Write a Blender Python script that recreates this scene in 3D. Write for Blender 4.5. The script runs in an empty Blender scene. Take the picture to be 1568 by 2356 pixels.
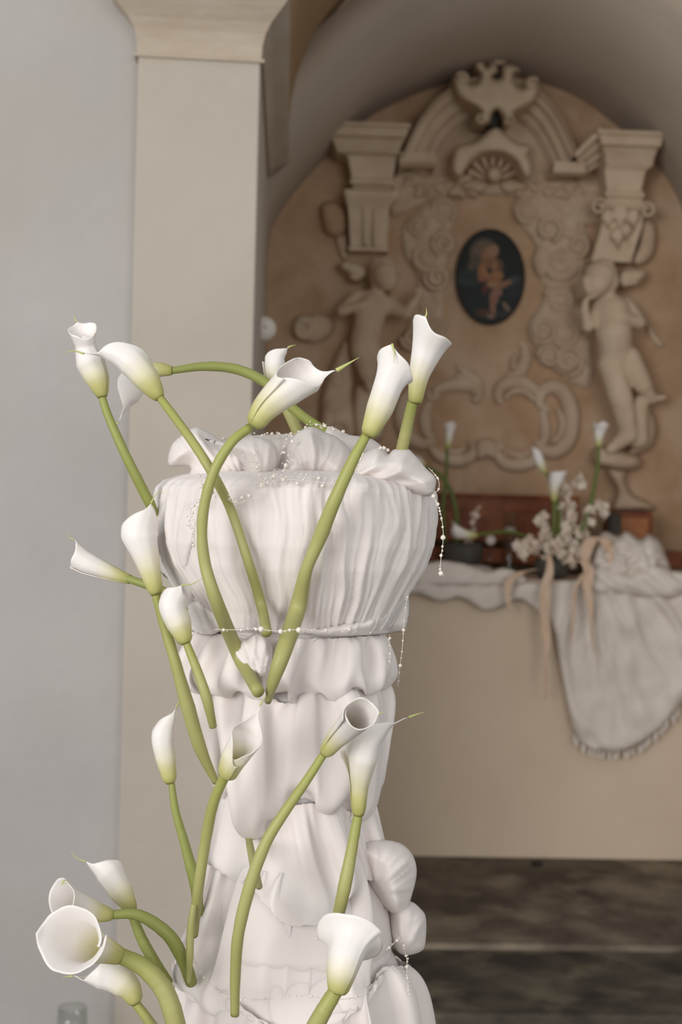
import bpy, bmesh, math, random
import numpy as np
from mathutils import Vector, Matrix, noise, geometry

random.seed(7)
scene = bpy.context.scene
COL = scene.collection

# ------------------------------------------------------------------ camera
F, CX, CY = 50 / 36 * 2356, 784.0, 1178.0
C0 = Vector((0, 0, 1.5))
_t, _r = math.radians(2.2), math.radians(1.4)
FW = Vector((math.sin(_t), math.cos(_t), 0))
_r0, _u0 = Vector((math.cos(_t), -math.sin(_t), 0)), Vector((0, 0, 1))
RT = _r0 * math.cos(_r) + _u0 * math.sin(_r)
UP = _u0 * math.cos(_r) - _r0 * math.sin(_r)
cam = bpy.data.cameras.new('camera')
camo = bpy.data.objects.new('camera', cam)
COL.objects.link(camo)
m = Matrix((RT, UP, -FW)).transposed().to_4x4()
m.translation = C0
camo.matrix_world = m
cam.sensor_fit = 'VERTICAL'
cam.sensor_height = 36
cam.lens = 50
cam.clip_start = 0.05
cam.dof.use_dof = True
cam.dof.focus_distance = 1.66
cam.dof.aperture_fstop = 5.8
scene.camera = camo

# ------------------------------------------------------------------ light
w = bpy.data.worlds.new('overcast_sky')
scene.world = w
w.use_nodes = True
w.node_tree.nodes['Background'].inputs[0].default_value = (0.97, 0.985, 1.0, 1)
w.node_tree.nodes['Background'].inputs[1].default_value = 0.45


def area(name, loc, target, size, size_y, power, color):
    l = bpy.data.lights.new(name, 'AREA')
    l.shape = 'RECTANGLE'
    l.size, l.size_y, l.energy, l.color = size, size_y, power, color
    o = bpy.data.objects.new(name, l)
    COL.objects.link(o)
    o.location = loc
    o.rotation_euler = (Vector(target) - Vector(loc)).to_track_quat('-Z', 'Y').to_euler()
    return o


area('daylight_from_open_doorway', (-4.4, -3.9, 2.3), (0.2, 3.6, 1.4), 4.2, 3.4, 400, (1.0, 0.985, 0.97))
area('daylight_from_right_arcade', (2.6, -4.5, 2.2), (0.7, 5.6, 1.5), 3.0, 3.2, 120, (1.0, 0.975, 0.94))

scene.view_settings.view_transform = 'Standard'
scene.view_settings.look = 'None'
scene.view_settings.gamma = 1
scene.view_settings.use_curve_mapping = False
scene.view_settings.exposure = 0.08


# ------------------------------------------------------------------ helpers
def P(x, y, d):
    """photo pixel at camera depth d -> world point"""
    return C0 + FW * d + RT * ((x - CX) / F * d) - UP * ((y - CY) / F * d)


def Q(x, y, Y):
    """photo pixel on the plane y = Y -> world point"""
    v = FW + RT * ((x - CX) / F) - UP * ((y - CY) / F)
    return C0 + v * ((Y - C0.y) / v.y)


def lin(h):
    h = h.lstrip('#')
    c = [int(h[i:i + 2], 16) / 255 for i in (0, 2, 4)]
    return tuple(x / 12.92 if x <= 0.04045 else ((x + 0.055) / 1.055) ** 2.4 for x in c) + (1,)


MATS = {}


def mat(name, c1, c2=None, scale=4, rough=0.8, bump=0.0, bscale=40, spec=0.3, trans=0.0,
        stretch=(1, 1, 1), detail=6, c3=None, s3=1.2, lo=0.35, hi=0.65, sheen=0.0, sss=0.0):
    if name in MATS:
        return MATS[name]
    M = bpy.data.materials.new(name)
    M.use_nodes = True
    nt = M.node_tree
    N, L = nt.nodes, nt.links
    b = N['Principled BSDF']
    b.inputs['Roughness'].default_value = rough
    b.inputs['Specular IOR Level'].default_value = spec
    if sss:
        b.inputs['Subsurface Weight'].default_value = sss
        b.inputs['Subsurface Radius'].default_value = (1.0, 0.92, 0.88)
        b.inputs['Subsurface Scale'].default_value = 0.014
    if sheen:
        b.inputs['Sheen Weight'].default_value = sheen
    b.inputs['Base Color'].default_value = lin(c1)
    tc = N.new('ShaderNodeTexCoord')
    mp = N.new('ShaderNodeMapping')
    mp.inputs['Scale'].default_value = stretch
    g = N.new('ShaderNodeNewGeometry')
    L.new(g.outputs['Position'], mp.inputs['Vector'])
    col = None
    if c2:
        n = N.new('ShaderNodeTexNoise')
        n.inputs['Scale'].default_value = scale
        n.inputs['Detail'].default_value = detail
        n.inputs['Roughness'].default_value = 0.62
        L.new(mp.outputs[0], n.inputs['Vector'])
        r = N.new('ShaderNodeValToRGB')
        r.color_ramp.elements[0].color = lin(c1)
        r.color_ramp.elements[1].color = lin(c2)
        r.color_ramp.elements[0].position = lo
        r.color_ramp.elements[1].position = hi
        L.new(n.outputs['Fac'], r.inputs[0])
        col = r.outputs[0]
        if c3:
            n2 = N.new('ShaderNodeTexNoise')
            n2.inputs['Scale'].default_value = s3
            n2.inputs['Detail'].default_value = 5
            L.new(mp.outputs[0], n2.inputs['Vector'])
            r2 = N.new('ShaderNodeValToRGB')
            r2.color_ramp.elements[0].position = 0.5
            r2.color_ramp.elements[1].position = 0.68
            L.new(n2.outputs['Fac'], r2.inputs[0])
            mx = N.new('ShaderNodeMixRGB')
            mx.inputs[2].default_value = lin(c3)
            L.new(r2.outputs[0], mx.inputs[0])
            L.new(col, mx.inputs[1])
            col = mx.outputs[0]
        L.new(col, b.inputs['Base Color'])
    if bump:
        n = N.new('ShaderNodeTexNoise')
        n.inputs['Scale'].default_value = bscale
        n.inputs['Detail'].default_value = 8
        L.new(mp.outputs[0], n.inputs['Vector'])
        bp = N.new('ShaderNodeBump')
        bp.inputs['Strength'].default_value = bump
        bp.inputs['Distance'].default_value = 0.02
        L.new(n.outputs['Fac'], bp.inputs['Height'])
        L.new(bp.outputs[0], b.inputs['Normal'])
    if trans:
        t = N.new('ShaderNodeBsdfTranslucent')
        t.inputs[0].default_value = lin(c1)
        if col:
            L.new(col, t.inputs[0])
        mx = N.new('ShaderNodeMixShader')
        mx.inputs[0].default_value = trans
        L.new(b.outputs[0], mx.inputs[1])
        L.new(t.outputs[0], mx.inputs[2])
        L.new(mx.outputs[0], N['Material Output'].inputs[0])
    MATS[name] = M
    return M


def ramp_mat(name, stops, rough, trans, attr='t'):
    """colour runs along the petal or stem (attribute t, 0 = base)"""
    M = bpy.data.materials.new(name)
    M.use_nodes = True
    nt = M.node_tree
    N, L = nt.nodes, nt.links
    b = N['Principled BSDF']
    b.inputs['Roughness'].default_value = rough
    b.inputs['Specular IOR Level'].default_value = 0.35
    a = N.new('ShaderNodeAttribute')
    a.attribute_name = attr
    r = N.new('ShaderNodeValToRGB')
    el = r.color_ramp.elements
    el[0].position, el[0].color = stops[0][0], lin(stops[0][1])
    el[1].position, el[1].color = stops[-1][0], lin(stops[-1][1])
    for p, c in stops[1:-1]:
        e = el.new(p)
        e.color = lin(c)
    n = N.new('ShaderNodeTexNoise')
    n.inputs['Scale'].default_value = 60
    g = N.new('ShaderNodeNewGeometry')
    L.new(g.outputs['Position'], n.inputs['Vector'])
    ma = N.new('ShaderNodeMath')
    ma.operation = 'MULTIPLY_ADD'
    ma.inputs[1].default_value = 0.12
    L.new(n.outputs['Fac'], ma.inputs[0])
    sb = N.new('ShaderNodeMath')
    sb.operation = 'SUBTRACT'
    sb.inputs[1].default_value = 0.06
    L.new(a.outputs['Fac'], ma.inputs[2])
    L.new(ma.outputs[0], sb.inputs[0])
    L.new(sb.outputs[0], r.inputs[0])
    L.new(r.outputs[0], b.inputs['Base Color'])
    t = N.new('ShaderNodeBsdfTranslucent')
    L.new(r.outputs[0], t.inputs[0])
    mx = N.new('ShaderNodeMixShader')
    mx.inputs[0].default_value = trans
    L.new(b.outputs[0], mx.inputs[1])
    L.new(t.outputs[0], mx.inputs[2])
    L.new(mx.outputs[0], N['Material Output'].inputs[0])
    return M


def glass_mat(name):
    """thin clear glass: see-through with fresnel reflections"""
    M = bpy.data.materials.new(name)
    M.use_nodes = True
    N, L = M.node_tree.nodes, M.node_tree.links
    t = N.new('ShaderNodeBsdfTransparent')
    t.inputs[0].default_value = (0.93, 0.94, 0.93, 1)
    g = N.new('ShaderNodeBsdfGlossy')
    g.inputs['Roughness'].default_value = 0.03
    lw = N.new('ShaderNodeLayerWeight')
    lw.inputs[0].default_value = 0.5
    pw = N.new('ShaderNodeMath')
    pw.operation = 'POWER'
    pw.inputs[1].default_value = 3.0
    L.new(lw.outputs['Facing'], pw.inputs[0])
    fr = N.new('ShaderNodeMath')
    fr.operation = 'MULTIPLY_ADD'
    fr.inputs[1].default_value = 0.5
    fr.inputs[2].default_value = 0.04
    L.new(pw.outputs[0], fr.inputs[0])
    mx = N.new('ShaderNodeMixShader')
    L.new(fr.outputs[0], mx.inputs[0])
    L.new(t.outputs[0], mx.inputs[1])
    L.new(g.outputs[0], mx.inputs[2])
    L.new(mx.outputs[0], N['Material Output'].inputs[0])
    return M


def tag(o, label=None, cat=None, group=None, kind=None):
    for k, v in (('label', label), ('category', cat), ('group', group), ('kind', kind)):
        if v:
            o[k] = v
    return o


def empty(name, loc, label, cat, group=None):
    o = bpy.data.objects.new(name, None)
    o.empty_display_size = 0.05
    o.location = loc
    COL.objects.link(o)
    return tag(o, label, cat, group)


def wloc(o):
    v = Vector(o.location)
    while o.parent:
        o = o.parent
        v += Vector(o.location)
    return v


def link(name, verts, faces, material, parent=None, smooth=True, attr=None):
    """mesh from world-space vertices; a child keeps its vertices relative to its parent"""
    me = bpy.data.meshes.new(name)
    off = wloc(parent) if parent else Vector((0, 0, 0))
    me.from_pydata([tuple(Vector(v) - off) for v in verts], [], faces)
    if attr is not None:
        a = me.attributes.new('t', 'FLOAT', 'POINT')
        a.data.foreach_set('value', attr)
    me.materials.append(material)
    bm = bmesh.new()
    bm.from_mesh(me)
    bmesh.ops.recalc_face_normals(bm, faces=bm.faces)
    bm.to_mesh(me)
    bm.free()
    if smooth:
        me.polygons.foreach_set('use_smooth', [True] * len(me.polygons))
    o = bpy.data.objects.new(name, me)
    COL.objects.link(o)
    if parent:
        o.parent = parent
    return o


def instance(name, me, loc, parent, rot=None, scale=None):
    o = bpy.data.objects.new(name, me)
    COL.objects.link(o)
    o.location = Vector(loc) - wloc(parent)
    if rot is not None:
        o.rotation_euler = rot
    if scale is not None:
        o.scale = (scale,) * 3 if not hasattr(scale, '__len__') else scale
    o.parent = parent
    return o


def crom(pts, n, closed=False):
    """Catmull-Rom resample of a list of tuples to n samples, evenly in length"""
    p = np.array(pts, float)
    if closed:
        q = np.vstack([p[-1], p, p[0], p[1]])
    else:
        q = np.vstack([2 * p[0] - p[1], p, 2 * p[-1] - p[-2]])
    out = []
    for i in range(1, len(q) - 2):
        for t in np.linspace(0, 1, 14, endpoint=False):
            a, b, c, d = q[i - 1], q[i], q[i + 1], q[i + 2]
            out.append(0.5 * ((2 * b) + (c - a) * t + (2 * a - 5 * b + 4 * c - d) * t * t + (3 * b - a - 3 * c + d) * t ** 3))
    out.append(p[0] if closed else p[-1])
    out = np.array(out)
    s = np.concatenate([[0], np.cumsum(np.linalg.norm(np.diff(out[:, :2], axis=0), axis=1))])
    u = np.linspace(0, s[-1], n, endpoint=not closed)
    return np.stack([np.interp(u, s, out[:, k]) for k in range(out.shape[1])], 1)


def lerp_list(vals, t):
    return float(np.interp(t, np.linspace(0, 1, len(vals)), vals))


def tube(pts, radii, seg=10, cap=True, flat=None):
    """tube through world points; flat = (axis vector, factor) squashes it along one direction"""
    pts = [Vector(p) for p in pts]
    n = len(pts)
    V, Fc = [], []
    T = [(pts[min(i + 1, n - 1)] - pts[max(i - 1, 0)]).normalized() for i in range(n)]
    ref = FW if abs(T[0].dot(FW)) < 0.9 else UP
    N0 = (ref - T[0] * ref.dot(T[0])).normalized()
    for i in range(n):
        N0 = (N0 - T[i] * N0.dot(T[i])).normalized()
        B = T[i].cross(N0)
        for k in range(seg):
            a = 2 * math.pi * k / seg
            o = (N0 * math.cos(a) + B * math.sin(a)) * radii[i]
            if flat:
                o -= flat[0] * o.dot(flat[0]) * (1 - flat[1])
            V.append(pts[i] + o)
    for i in range(n - 1):
        for k in range(seg):
            a, b = i * seg + k, i * seg + (k + 1) % seg
            Fc.append((a, b, b + seg, a + seg))
    if cap:
        Fc.append(tuple(range(seg)))
        Fc.append(tuple(range((n - 1) * seg, n * seg)))
    return V, Fc


def merge(*parts):
    V, Fc = [], []
    for v, f in parts:
        o = len(V)
        V += list(v)
        Fc += [tuple(i + o for i in q) for q in f]
    return V, Fc


def box(x0, x1, y0, y1, z0, z1):
    V = [Vector((x, y, z)) for z in (z0, z1) for y in (y0, y1) for x in (x0, x1)]
    Fc = [(0, 1, 3, 2), (4, 6, 7, 5), (0, 4, 5, 1), (2, 3, 7, 6), (0, 2, 6, 4), (1, 5, 7, 3)]
    return V, Fc


def lathe(c, prof, seg=32):
    V, Fc = [], []
    for r, z in prof:
        for k in range(seg):
            a = 2 * math.pi * k / seg
            V.append(Vector(c) + Vector((r * math.cos(a), r * math.sin(a), z)))
    for i in range(len(prof) - 1):
        for k in range(seg):
            a, b = i * seg + k, i * seg + (k + 1) % seg
            Fc.append((a, b, b + seg, a + seg))
    if prof[0][0] > 1e-5:
        Fc.append(tuple(range(seg)))
    if prof[-1][0] > 1e-5:
        Fc.append(tuple(range((len(prof) - 1) * seg, len(prof) * seg)))
    return V, Fc


def poly2d(outline, sp, smooth=True):
    """triangulated outline: 2D points, triangles, distance to the rim"""
    o = np.array(outline, float)
    per = np.sum(np.linalg.norm(o - np.roll(o, -1, 0), axis=1))
    n = max(12, int(per / sp))
    if smooth:
        b = crom(outline, n, closed=True)
    else:
        s = np.concatenate([[0], np.cumsum(np.linalg.norm(np.roll(o, -1, 0) - o, axis=1))])
        u = np.linspace(0, s[-1], n, endpoint=False)
        oc = np.vstack([o, o[0]])
        b = np.stack([np.interp(u, s, oc[:, k]) for k in (0, 1)], 1)
    x0, y0 = b.min(0)
    x1, y1 = b.max(0)
    gx = []
    yy, row = y0 + sp * 0.5, 0
    while yy < y1:
        xx = x0 + (sp * 0.5 if row % 2 else 0)
        while xx < x1:
            gx.append((xx, yy))
            xx += sp
        yy += sp * 0.866
        row += 1
    g = np.array(gx) if gx else np.zeros((0, 2))
    a, c = b, np.roll(b, -1, 0)

    def dist(p):
        ab = c - a
        out = np.empty(len(p))
        for i in range(0, len(p), 400):
            q = p[i:i + 400, None, :] - a[None]
            t = np.clip((q * ab[None]).sum(2) / (ab ** 2).sum(1)[None], 0, 1)
            out[i:i + 400] = np.sqrt(((q - t[..., None] * ab[None]) ** 2).sum(2)).min(1)
        return out

    ins = np.zeros(len(g), bool)
    for i in range(len(a)):
        ya, yc = a[i, 1], c[i, 1]
        if ya == yc:
            continue
        hit = ((g[:, 1] < ya) != (g[:, 1] < yc)) & (g[:, 0] < (c[i, 0] - a[i, 0]) * (g[:, 1] - ya) / (yc - ya) + a[i, 0])
        ins ^= hit
    g = g[ins]
    if len(g):
        g = g[dist(g) > sp * 0.45]
    pts = np.vstack([b, g]) if len(g) else b
    ed = [(i, (i + 1) % n) for i in range(n)]
    v, e, f, *_ = geometry.delaunay_2d_cdt([Vector(p) for p in pts], ed, [], 1, 1e-4)
    v = np.array([tuple(q) for q in v])
    return v, [tuple(q) for q in f], dist(v)


def dome(d, R):
    u = np.clip(d / R, 0, 1)
    return np.sqrt(np.maximum(0, 1 - (1 - u) ** 2))


def nz(x, y, z=0.0):
    return noise.noise(Vector((x, y, z)))


def relief(name, outline, H, R, material, parent, base=None, sp=7, rough=0.0, wall=None, smooth=True, hfun=None):
    """moulded relief standing proud of the wall, outline given in photo pixels"""
    W = WALL if wall is None else wall
    b = 0.0 if base is None else base
    v, f, d = poly2d(outline, sp, smooth)
    h = dome(d, R) * H
    V = []
    for i, (x, y) in enumerate(v):
        hh = h[i]
        if hfun:
            hh += hfun(x, y, d[i]) * min(1, d[i] / R)
        if rough:
            hh += rough * nz(x * 0.045, y * 0.045, 3.1) * min(1, d[i] / 6)
        V.append(Q(x, y, W - b - hh))
    if b > 0.001:      # skirt back to the wall
        bi = [i for i in range(len(v)) if d[i] < 1e-3]
        cnt = {}
        for t in f:
            for k in range(3):
                e = (t[k], t[(k + 1) % 3])
                cnt[tuple(sorted(e))] = cnt.get(tuple(sorted(e)), 0) + 1
        mp = {}
        for i in bi:
            mp[i] = len(V)
            V.append(Vector((V[i].x, W + 0.005, V[i].z)))
        for (i, j), c in cnt.items():
            if c == 1 and i in mp and j in mp:
                f.append((i, j, mp[j], mp[i]))
    return link(name, V, f, material, parent)


def stroke(path, w, H, Y=None, n=40, taper=None, seg=10):
    """half-round moulding along a pixel path on the wall; w in pixels (number or list)"""
    Y = WALL if Y is None else Y
    c = crom(path, n)
    rad = []
    pts = []
    for i, (x, y) in enumerate(c):
        t = i / (n - 1)
        ww = lerp_list(w, t) if isinstance(w, (list, tuple)) else w
        rad.append(ww / 2 / F * Y)
        pts.append(Q(x, y, Y))
    mr = max(rad)
    return tube(pts, rad, seg, True, (Vector((0, 1, 0)), H / mr))


def spiral(cx, cy, r0, turns, a0, sgn=1, r1=4, n=26):
    return [(cx + (r0 + (r1 - r0) * i / (n - 1)) * math.cos(a0 + sgn * turns * 2 * math.pi * i / (n - 1)),
             cy + (r0 + (r1 - r0) * i / (n - 1)) * math.sin(a0 + sgn * turns * 2 * math.pi * i / (n - 1))) for i in range(n)]


def band(outer, inner, prof, n=40, Y=None):
    """moulded band between two pixel paths; prof = [(fraction across, projection)]"""
    W = WALL if Y is None else Y
    a, b = crom(outer, n), crom(inner, n)
    V, Fc = [], []
    k = len(prof)
    for i in range(n):
        for fr, pr in prof:
            x, y = a[i] * (1 - fr) + b[i] * fr
            V.append(Q(x, y, W - pr))
    for i in range(n - 1):
        for j in range(k - 1):
            q = i * k + j
            Fc.append((q, q + 1, q + k + 1, q + k))
    Fc.append(tuple(range(k)))
    Fc.append(tuple(range((n - 1) * k, n * k)))
    return V, Fc


def stack(rows):
    """cornice or pilaster from rows (pixel y, pixel x left, pixel x right, projection); y is read at the row's middle"""
    V, Fc = [], []
    for (y, xl, xr, pr) in rows:
        a = Q((xl + xr) / 2, y, WALL - pr)
        l, r = Q(xl, y, WALL - pr).x, Q(xr, y, WALL - pr).x
        s = 0.004 if pr > 0.02 else 0.0
        V += [Vector((l, WALL + 0.01, a.z)), Vector((l, WALL - pr, a.z)), Vector((r, WALL - pr, a.z)), Vector((r, WALL + 0.01, a.z))]
    n = len(rows)
    for i in range(n - 1):
        for k in range(4):
            p, q = i * 4 + k, i * 4 + (k + 1) % 4
            Fc.append((p, q, q + 4, p + 4))
    Fc.append((0, 1, 2, 3))
    Fc.append(tuple(range((n - 1) * 4, n * 4)))
    return V, Fc


def bevel(o, w=0.004, seg=2):
    md = o.modifiers.new('bevel', 'BEVEL')
    md.width, md.segments, md.limit_method = w, seg, 'ANGLE'
    return o


# ------------------------------------------------------------------ materials
M_wall = mat('limewashed_wall', 'b6b1ad', 'aca8a5', 1.6, 0.95, 0.10, 30, c3='aca69e', s3=0.9)
M_pier = mat('cream_limewash', 'b9b0a3', 'b2a99c', 2.2, 0.95, 0.08, 24)
M_cap = mat('cream_capital', 'baad9d', 'af9f8c', 5, 0.95, 0.12, 30, stretch=(1, 1, 3))
M_vault = mat('grey_plaster', 'b3a598', 'ab9d8e', 1.5, 0.95, 0.06, 20)
M_arch = mat('ochre_plaster', 'a68a68', '9a7f60', 3, 0.95, 0.1, 20)
M_fresco = mat('ochre_fresco', 'bfa184', 'ac8c6e', 5.5, 0.95, 0.12, 40, c3='c5ab92', s3=3.0)
M_stucco = mat('cream_stucco', 'c9b39b', 'bba289', 9, 0.9, 0.15, 60, c3='cdbaa3', s3=4)
M_stucco2 = mat('pale_stucco', 'd1bea6', 'c2ad94', 9, 0.9, 0.15, 60)
M_altar = mat('altar_plaster', 'cfbca6', 'c8b49e', 1.4, 0.95, 0.05, 20)
M_stone = mat('grey_stone', '776b5d', '4c4339', 3.2, 0.85, 0.35, 16, stretch=(1, 0.8, 2.2), c3='867a69', s3=5, lo=0.3, hi=0.62)
M_stone2 = mat('dark_floor_stone', '625a4d', '3a342d', 5.0, 0.85, 0.4, 14, c3='6f6555', s3=7, lo=0.3, hi=0.62)
M_red = mat('red_marble', '834828', '64321d', 7, 0.5, 0.0, spec=0.25, c3='945a35', s3=9)
M_red2 = mat('orange_marble', 'b57a4c', '955a36', 9, 0.5, 0.0, spec=0.25)
M_fab = mat('white_chiffon', 'e4dcd8', 'e0d8d4', 6, 0.8, 0.05, 70, spec=0.15, sheen=0.15, stretch=(1, 1, 0.10), sss=0.3)
M_fab2 = mat('sheer_chiffon', 'e2dbd6', 'ded6d1', 6, 0.8, 0.05, 80, spec=0.15, trans=0.12, sheen=0.15, stretch=(1, 1, 0.2), sss=0.3)
M_cloth = mat('altar_linen', 'e4dad0', 'd8cdc2', 8, 0.9, 0.25, 160, trans=0.1)
M_ribbon = mat('peach_ribbon', 'dcc2aa', 'd2b59b', 9, 0.6, 0.0, trans=0.15)
M_pearl = mat('pearl', 'e4dbd0', None, rough=0.2, spec=0.6)
M_pot = mat('dark_ceramic', '55524b', '45423c', 20, 0.6, 0.1, 60)
M_wax = mat('white_wax', 'efe8df', None, rough=0.5, trans=0.2)
M_blossom = mat('blossom_petal', 'f4e8da', 'eadac8', 30, 0.7, trans=0.25)
M_twig = mat('brown_twig', '6a4f36', '533d2a', 30, 0.8)
M_black = mat('dark_metal_and_shade', '26221e', None, rough=0.5)
M_white = mat('white_porcelain', 'ddd5cb', None, rough=0.4)
M_glass = glass_mat('clear_glass')
M_stem = ramp_mat('calla_stem', [(0, 'a3a164'), (0.5, 'aeac70'), (1, 'a0a459')], 0.45, 0.08)
M_stem_d = ramp_mat('calla_stem_dark', [(0, '8b9149'), (0.5, '949a55'), (1, '989e58')], 0.45, 0.06)
M_stem_b = ramp_mat('altar_calla_stem', [(0, '56652c'), (1, '667534')], 0.5, 0.05)
M_spathe = ramp_mat('calla_spathe', [(0.0, 'b3b268'), (0.16, 'd2cd8c'), (0.36, 'ede7d0'), (0.56, 'f5f0ec'), (1, 'f7f2ee')], 0.5, 0.18)
M_tip = mat('calla_tip_green', 'b9bd78', None, rough=0.5)

# ------------------------------------------------------------------ the setting
WALL, TABLE, PF, PB = 6.35, 5.6, 3.8, 5.1

flo = link('floor', *box(-4, 4, -2.5, 7, -0.1, 0), M_stone2, smooth=False)
tag(flo, 'dark worn stone floor in front of the altar step', kind='structure')

px_l, px_r = Q(303, 800, PF).x, Q(583, 800, PF).x
cap_z, lip_z = Q(460, 141, PF).z, Q(460, 4, PF).z
wl = link('wall_left', *box(-3.6, px_l + 0.02, PF + 0.035, PF + 0.4, 0, 4.4), M_wall, smooth=False)
tag(wl, 'pale limewashed wall at the far left', kind='structure')

# pier: front turned very slightly, side running back into the chapel
sk = 0.018
pv = [Vector((px_l, PF - sk, 0)), Vector((px_r, PF, 0)), Vector((px_r, PB, 0)), Vector((px_l, PB, 0))]
pv += [Vector((v.x, v.y, cap_z + 0.01)) for v in pv]
pier = link('trim_1', pv, [(0, 1, 2, 3), (4, 5, 6, 7), (0, 1, 5, 4), (1, 2, 6, 5), (2, 3, 7, 6), (3, 0, 4, 7)], M_pier, smooth=False)
bevel(pier, 0.006, 3)
tag(pier, 'cream plastered square pier left of the altar', kind='structure')
# thin shadow fillet and the cavetto capital, swept round left return, front and right side
prof = [(0.0, 0.0), (0.010, 0.0), (0.010, 0.008), (0.002, 0.012), (0.004, 0.045), (0.012, 0.075), (0.026, 0.100), (0.044, 0.120), (0.060, 0.137), (0.074, lip_z - cap_z - 0.004), (0.074, lip_z - cap_z + 0.03)]
V, Fc = [], []
for (o, h) in prof:
    back = PB + 0.42 * (h / 0.16)
    V += [Vector((px_l - o, PF + 0.30, cap_z + h)), Vector((px_l - o, PF - sk - o, cap_z + h)),
          Vector((px_r + o, PF - o, cap_z + h)), Vector((px_r + o, back, cap_z + h))]
for i in range(len(prof) - 1):
    for k in range(3):
        p = i * 4 + k
        Fc.append((p, p + 1, p + 5, p + 4))
Fc.append((0, 1, 2, 3))
Fc.append(tuple(range(len(V) - 4, len(V))))
Fc.append(tuple(i * 4 + 3 for i in range(len(prof))))
Fc.append(tuple(i * 4 for i in range(len(prof))))
capo = link('trim_2', V, Fc, M_cap, smooth=False)
tag(capo, 'flared cavetto capital on top of the cream pier', kind='structure')

# arch wall that springs from the capital
ax0 = px_r + 0.074
arx, ary, az = 1.5, 1.0, lip_z + 0.03
pts = [(ax0 + arx - arx * math.cos(a), az + ary * math.sin(a)) for a in np.linspace(0, math.pi, 40)]
V, Fc = [], []
for (x, z) in pts:
    V += [Vector((x, PF, z)), Vector((x, PB + 0.1, z)), Vector((x, PF, 4.4)), Vector((x, PB + 0.1, 4.4))]
for i in range(len(pts) - 1):
    p, q = i * 4, i * 4 + 4
    Fc += [(p, p + 1, q + 1, q), (p, q, q + 2, p + 2), (p + 1, p + 3, q + 3, q + 1), (p + 2, q + 2, q + 3, p + 3)]
Fc += [(0, 2, 3, 1), tuple(len(V) - 4 + k for k in (0, 1, 3, 2))]
arch = link('trim_3', V, Fc, M_arch, smooth=False)
tag(arch, 'ochre plastered arch above the chapel opening', kind='structure')
pv2 = box(ax0 + 2 * arx - 0.02, ax0 + 2 * arx + 0.5, PF, PB, 0, 4.4)
tag(link('trim_4', *pv2, M_pier, smooth=False), 'pier at the right of the chapel opening, out of view', kind='structure')

# chapel: back wall and barrel vault with side walls
lun = [(612, 1400), (612, 900), (613, 640), (622, 535), (650, 482), (690, 428), (740, 372), (800, 312), (860, 264), (950, 220), (1040, 190),
       (1140, 172), (1240, 190), (1330, 226), (1400, 276), (1470, 336), (1530, 408), (1568, 480), (1600, 580), (1612, 760), (1616, 1400)]
bw = link('wall_back', *box(-0.8, 2.6, WALL, WALL + 0.2, 0, 4.4), M_fresco, smooth=False)
tag(bw, 'ochre painted altar wall under the vault', kind='structure')
lp = crom(lun, 90)
V, Fc = [], []
cxm = Q(1120, 900, WALL)
for (x, y) in lp:
    a = Q(x, y, WALL)
    if y > 1390:
        a.z = 0
    out = Vector((a.x - cxm.x, 0, max(0, a.z - cxm.z))).normalized() * 0.15
    V += [a, Vector((a.x, PB - 0.02, a.z)), a + out, Vector((a.x, PB - 0.02, a.z)) + out]
for i in range(len(lp) - 1):
    p, q = i * 4, i * 4 + 4
    Fc += [(p, p + 1, q + 1, q), (p + 2, q + 2, q + 3, p + 3), (p + 1, p + 3, q + 3, q + 1)]
vault = link('ceiling', V, Fc, M_vault)
tag(vault, 'grey plastered barrel vault over the altar', kind='structure')

# altar step
stp = link('trim_5', *box(Q(700, 2200, 4.5).x, 2.0, 4.48, WALL, 0, 0.144), M_stone, smooth=False)
bevel(stp, 0.012, 3)
tag(stp, 'rough grey stone step under the altar', kind='structure')
stp2 = link('trim_6', *box(Q(700, 2200, 4.5).x - .1, 2.4, 3.9, 4.485, 0, 0.126), M_stone2, smooth=False)
bevel(stp2, 0.012, 3)
tag(stp2, 'lower dark stone step in front of the altar step', kind='structure')
V, Fc = [], []
for i in range(7):
    c = P(1237 + random.uniform(-9, 9), 1969, 5.55) + Vector((0, -0.03 * random.random(), 0))
    c.z = 0.15
    V2, F2 = lathe(c, [(0, -0.008), (0.012, -0.004), (0.014, 0.004), (0.006, 0.010), (0, 0.011)], 8)
    V, Fc = merge((V, Fc), (V2, F2))
tag(link('dark_pebble', V, Fc, M_black), 'small dark lump of debris at the foot of the altar', 'debris')

# ------------------------------------------------------------------ altar table
at = empty('altar_table', (0.9, 5.9, 0.144), 'plain cream plastered altar block under the linen cloth', 'altar')
ax_l = Q(700, 1600, TABLE).x
tz = Q(1250, 1333, TABLE).z
o = link('altar_block', *box(ax_l, 1.80, TABLE, WALL - 0.01, 0.144, tz - 0.03), M_altar, at, smooth=False)
bevel(o, 0.01, 3)
o = link('altar_slab', *box(ax_l - 0.02, 1.82, TABLE - 0.025, WALL - 0.01, tz - 0.035, tz), M_altar, at, smooth=False)
bevel(o, 0.006, 2)

# red marble steps on the back of the altar
gr = empty('marble_gradine', (0.9, 6.2, tz), 'red and orange marble step along the back of the altar', 'marble step')


def gbox(name, x0, y0, x1, y1, Yf, m, Yb=None):
    a, b = Q(x0, y0, Yf), Q(x1, y1, Yf)
    o = link(name, *box(a.x, b.x, Yf, WALL - 0.01, b.z, a.z), m, gr, smooth=False)
    bevel(o, 0.005, 2)
    return o


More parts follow.
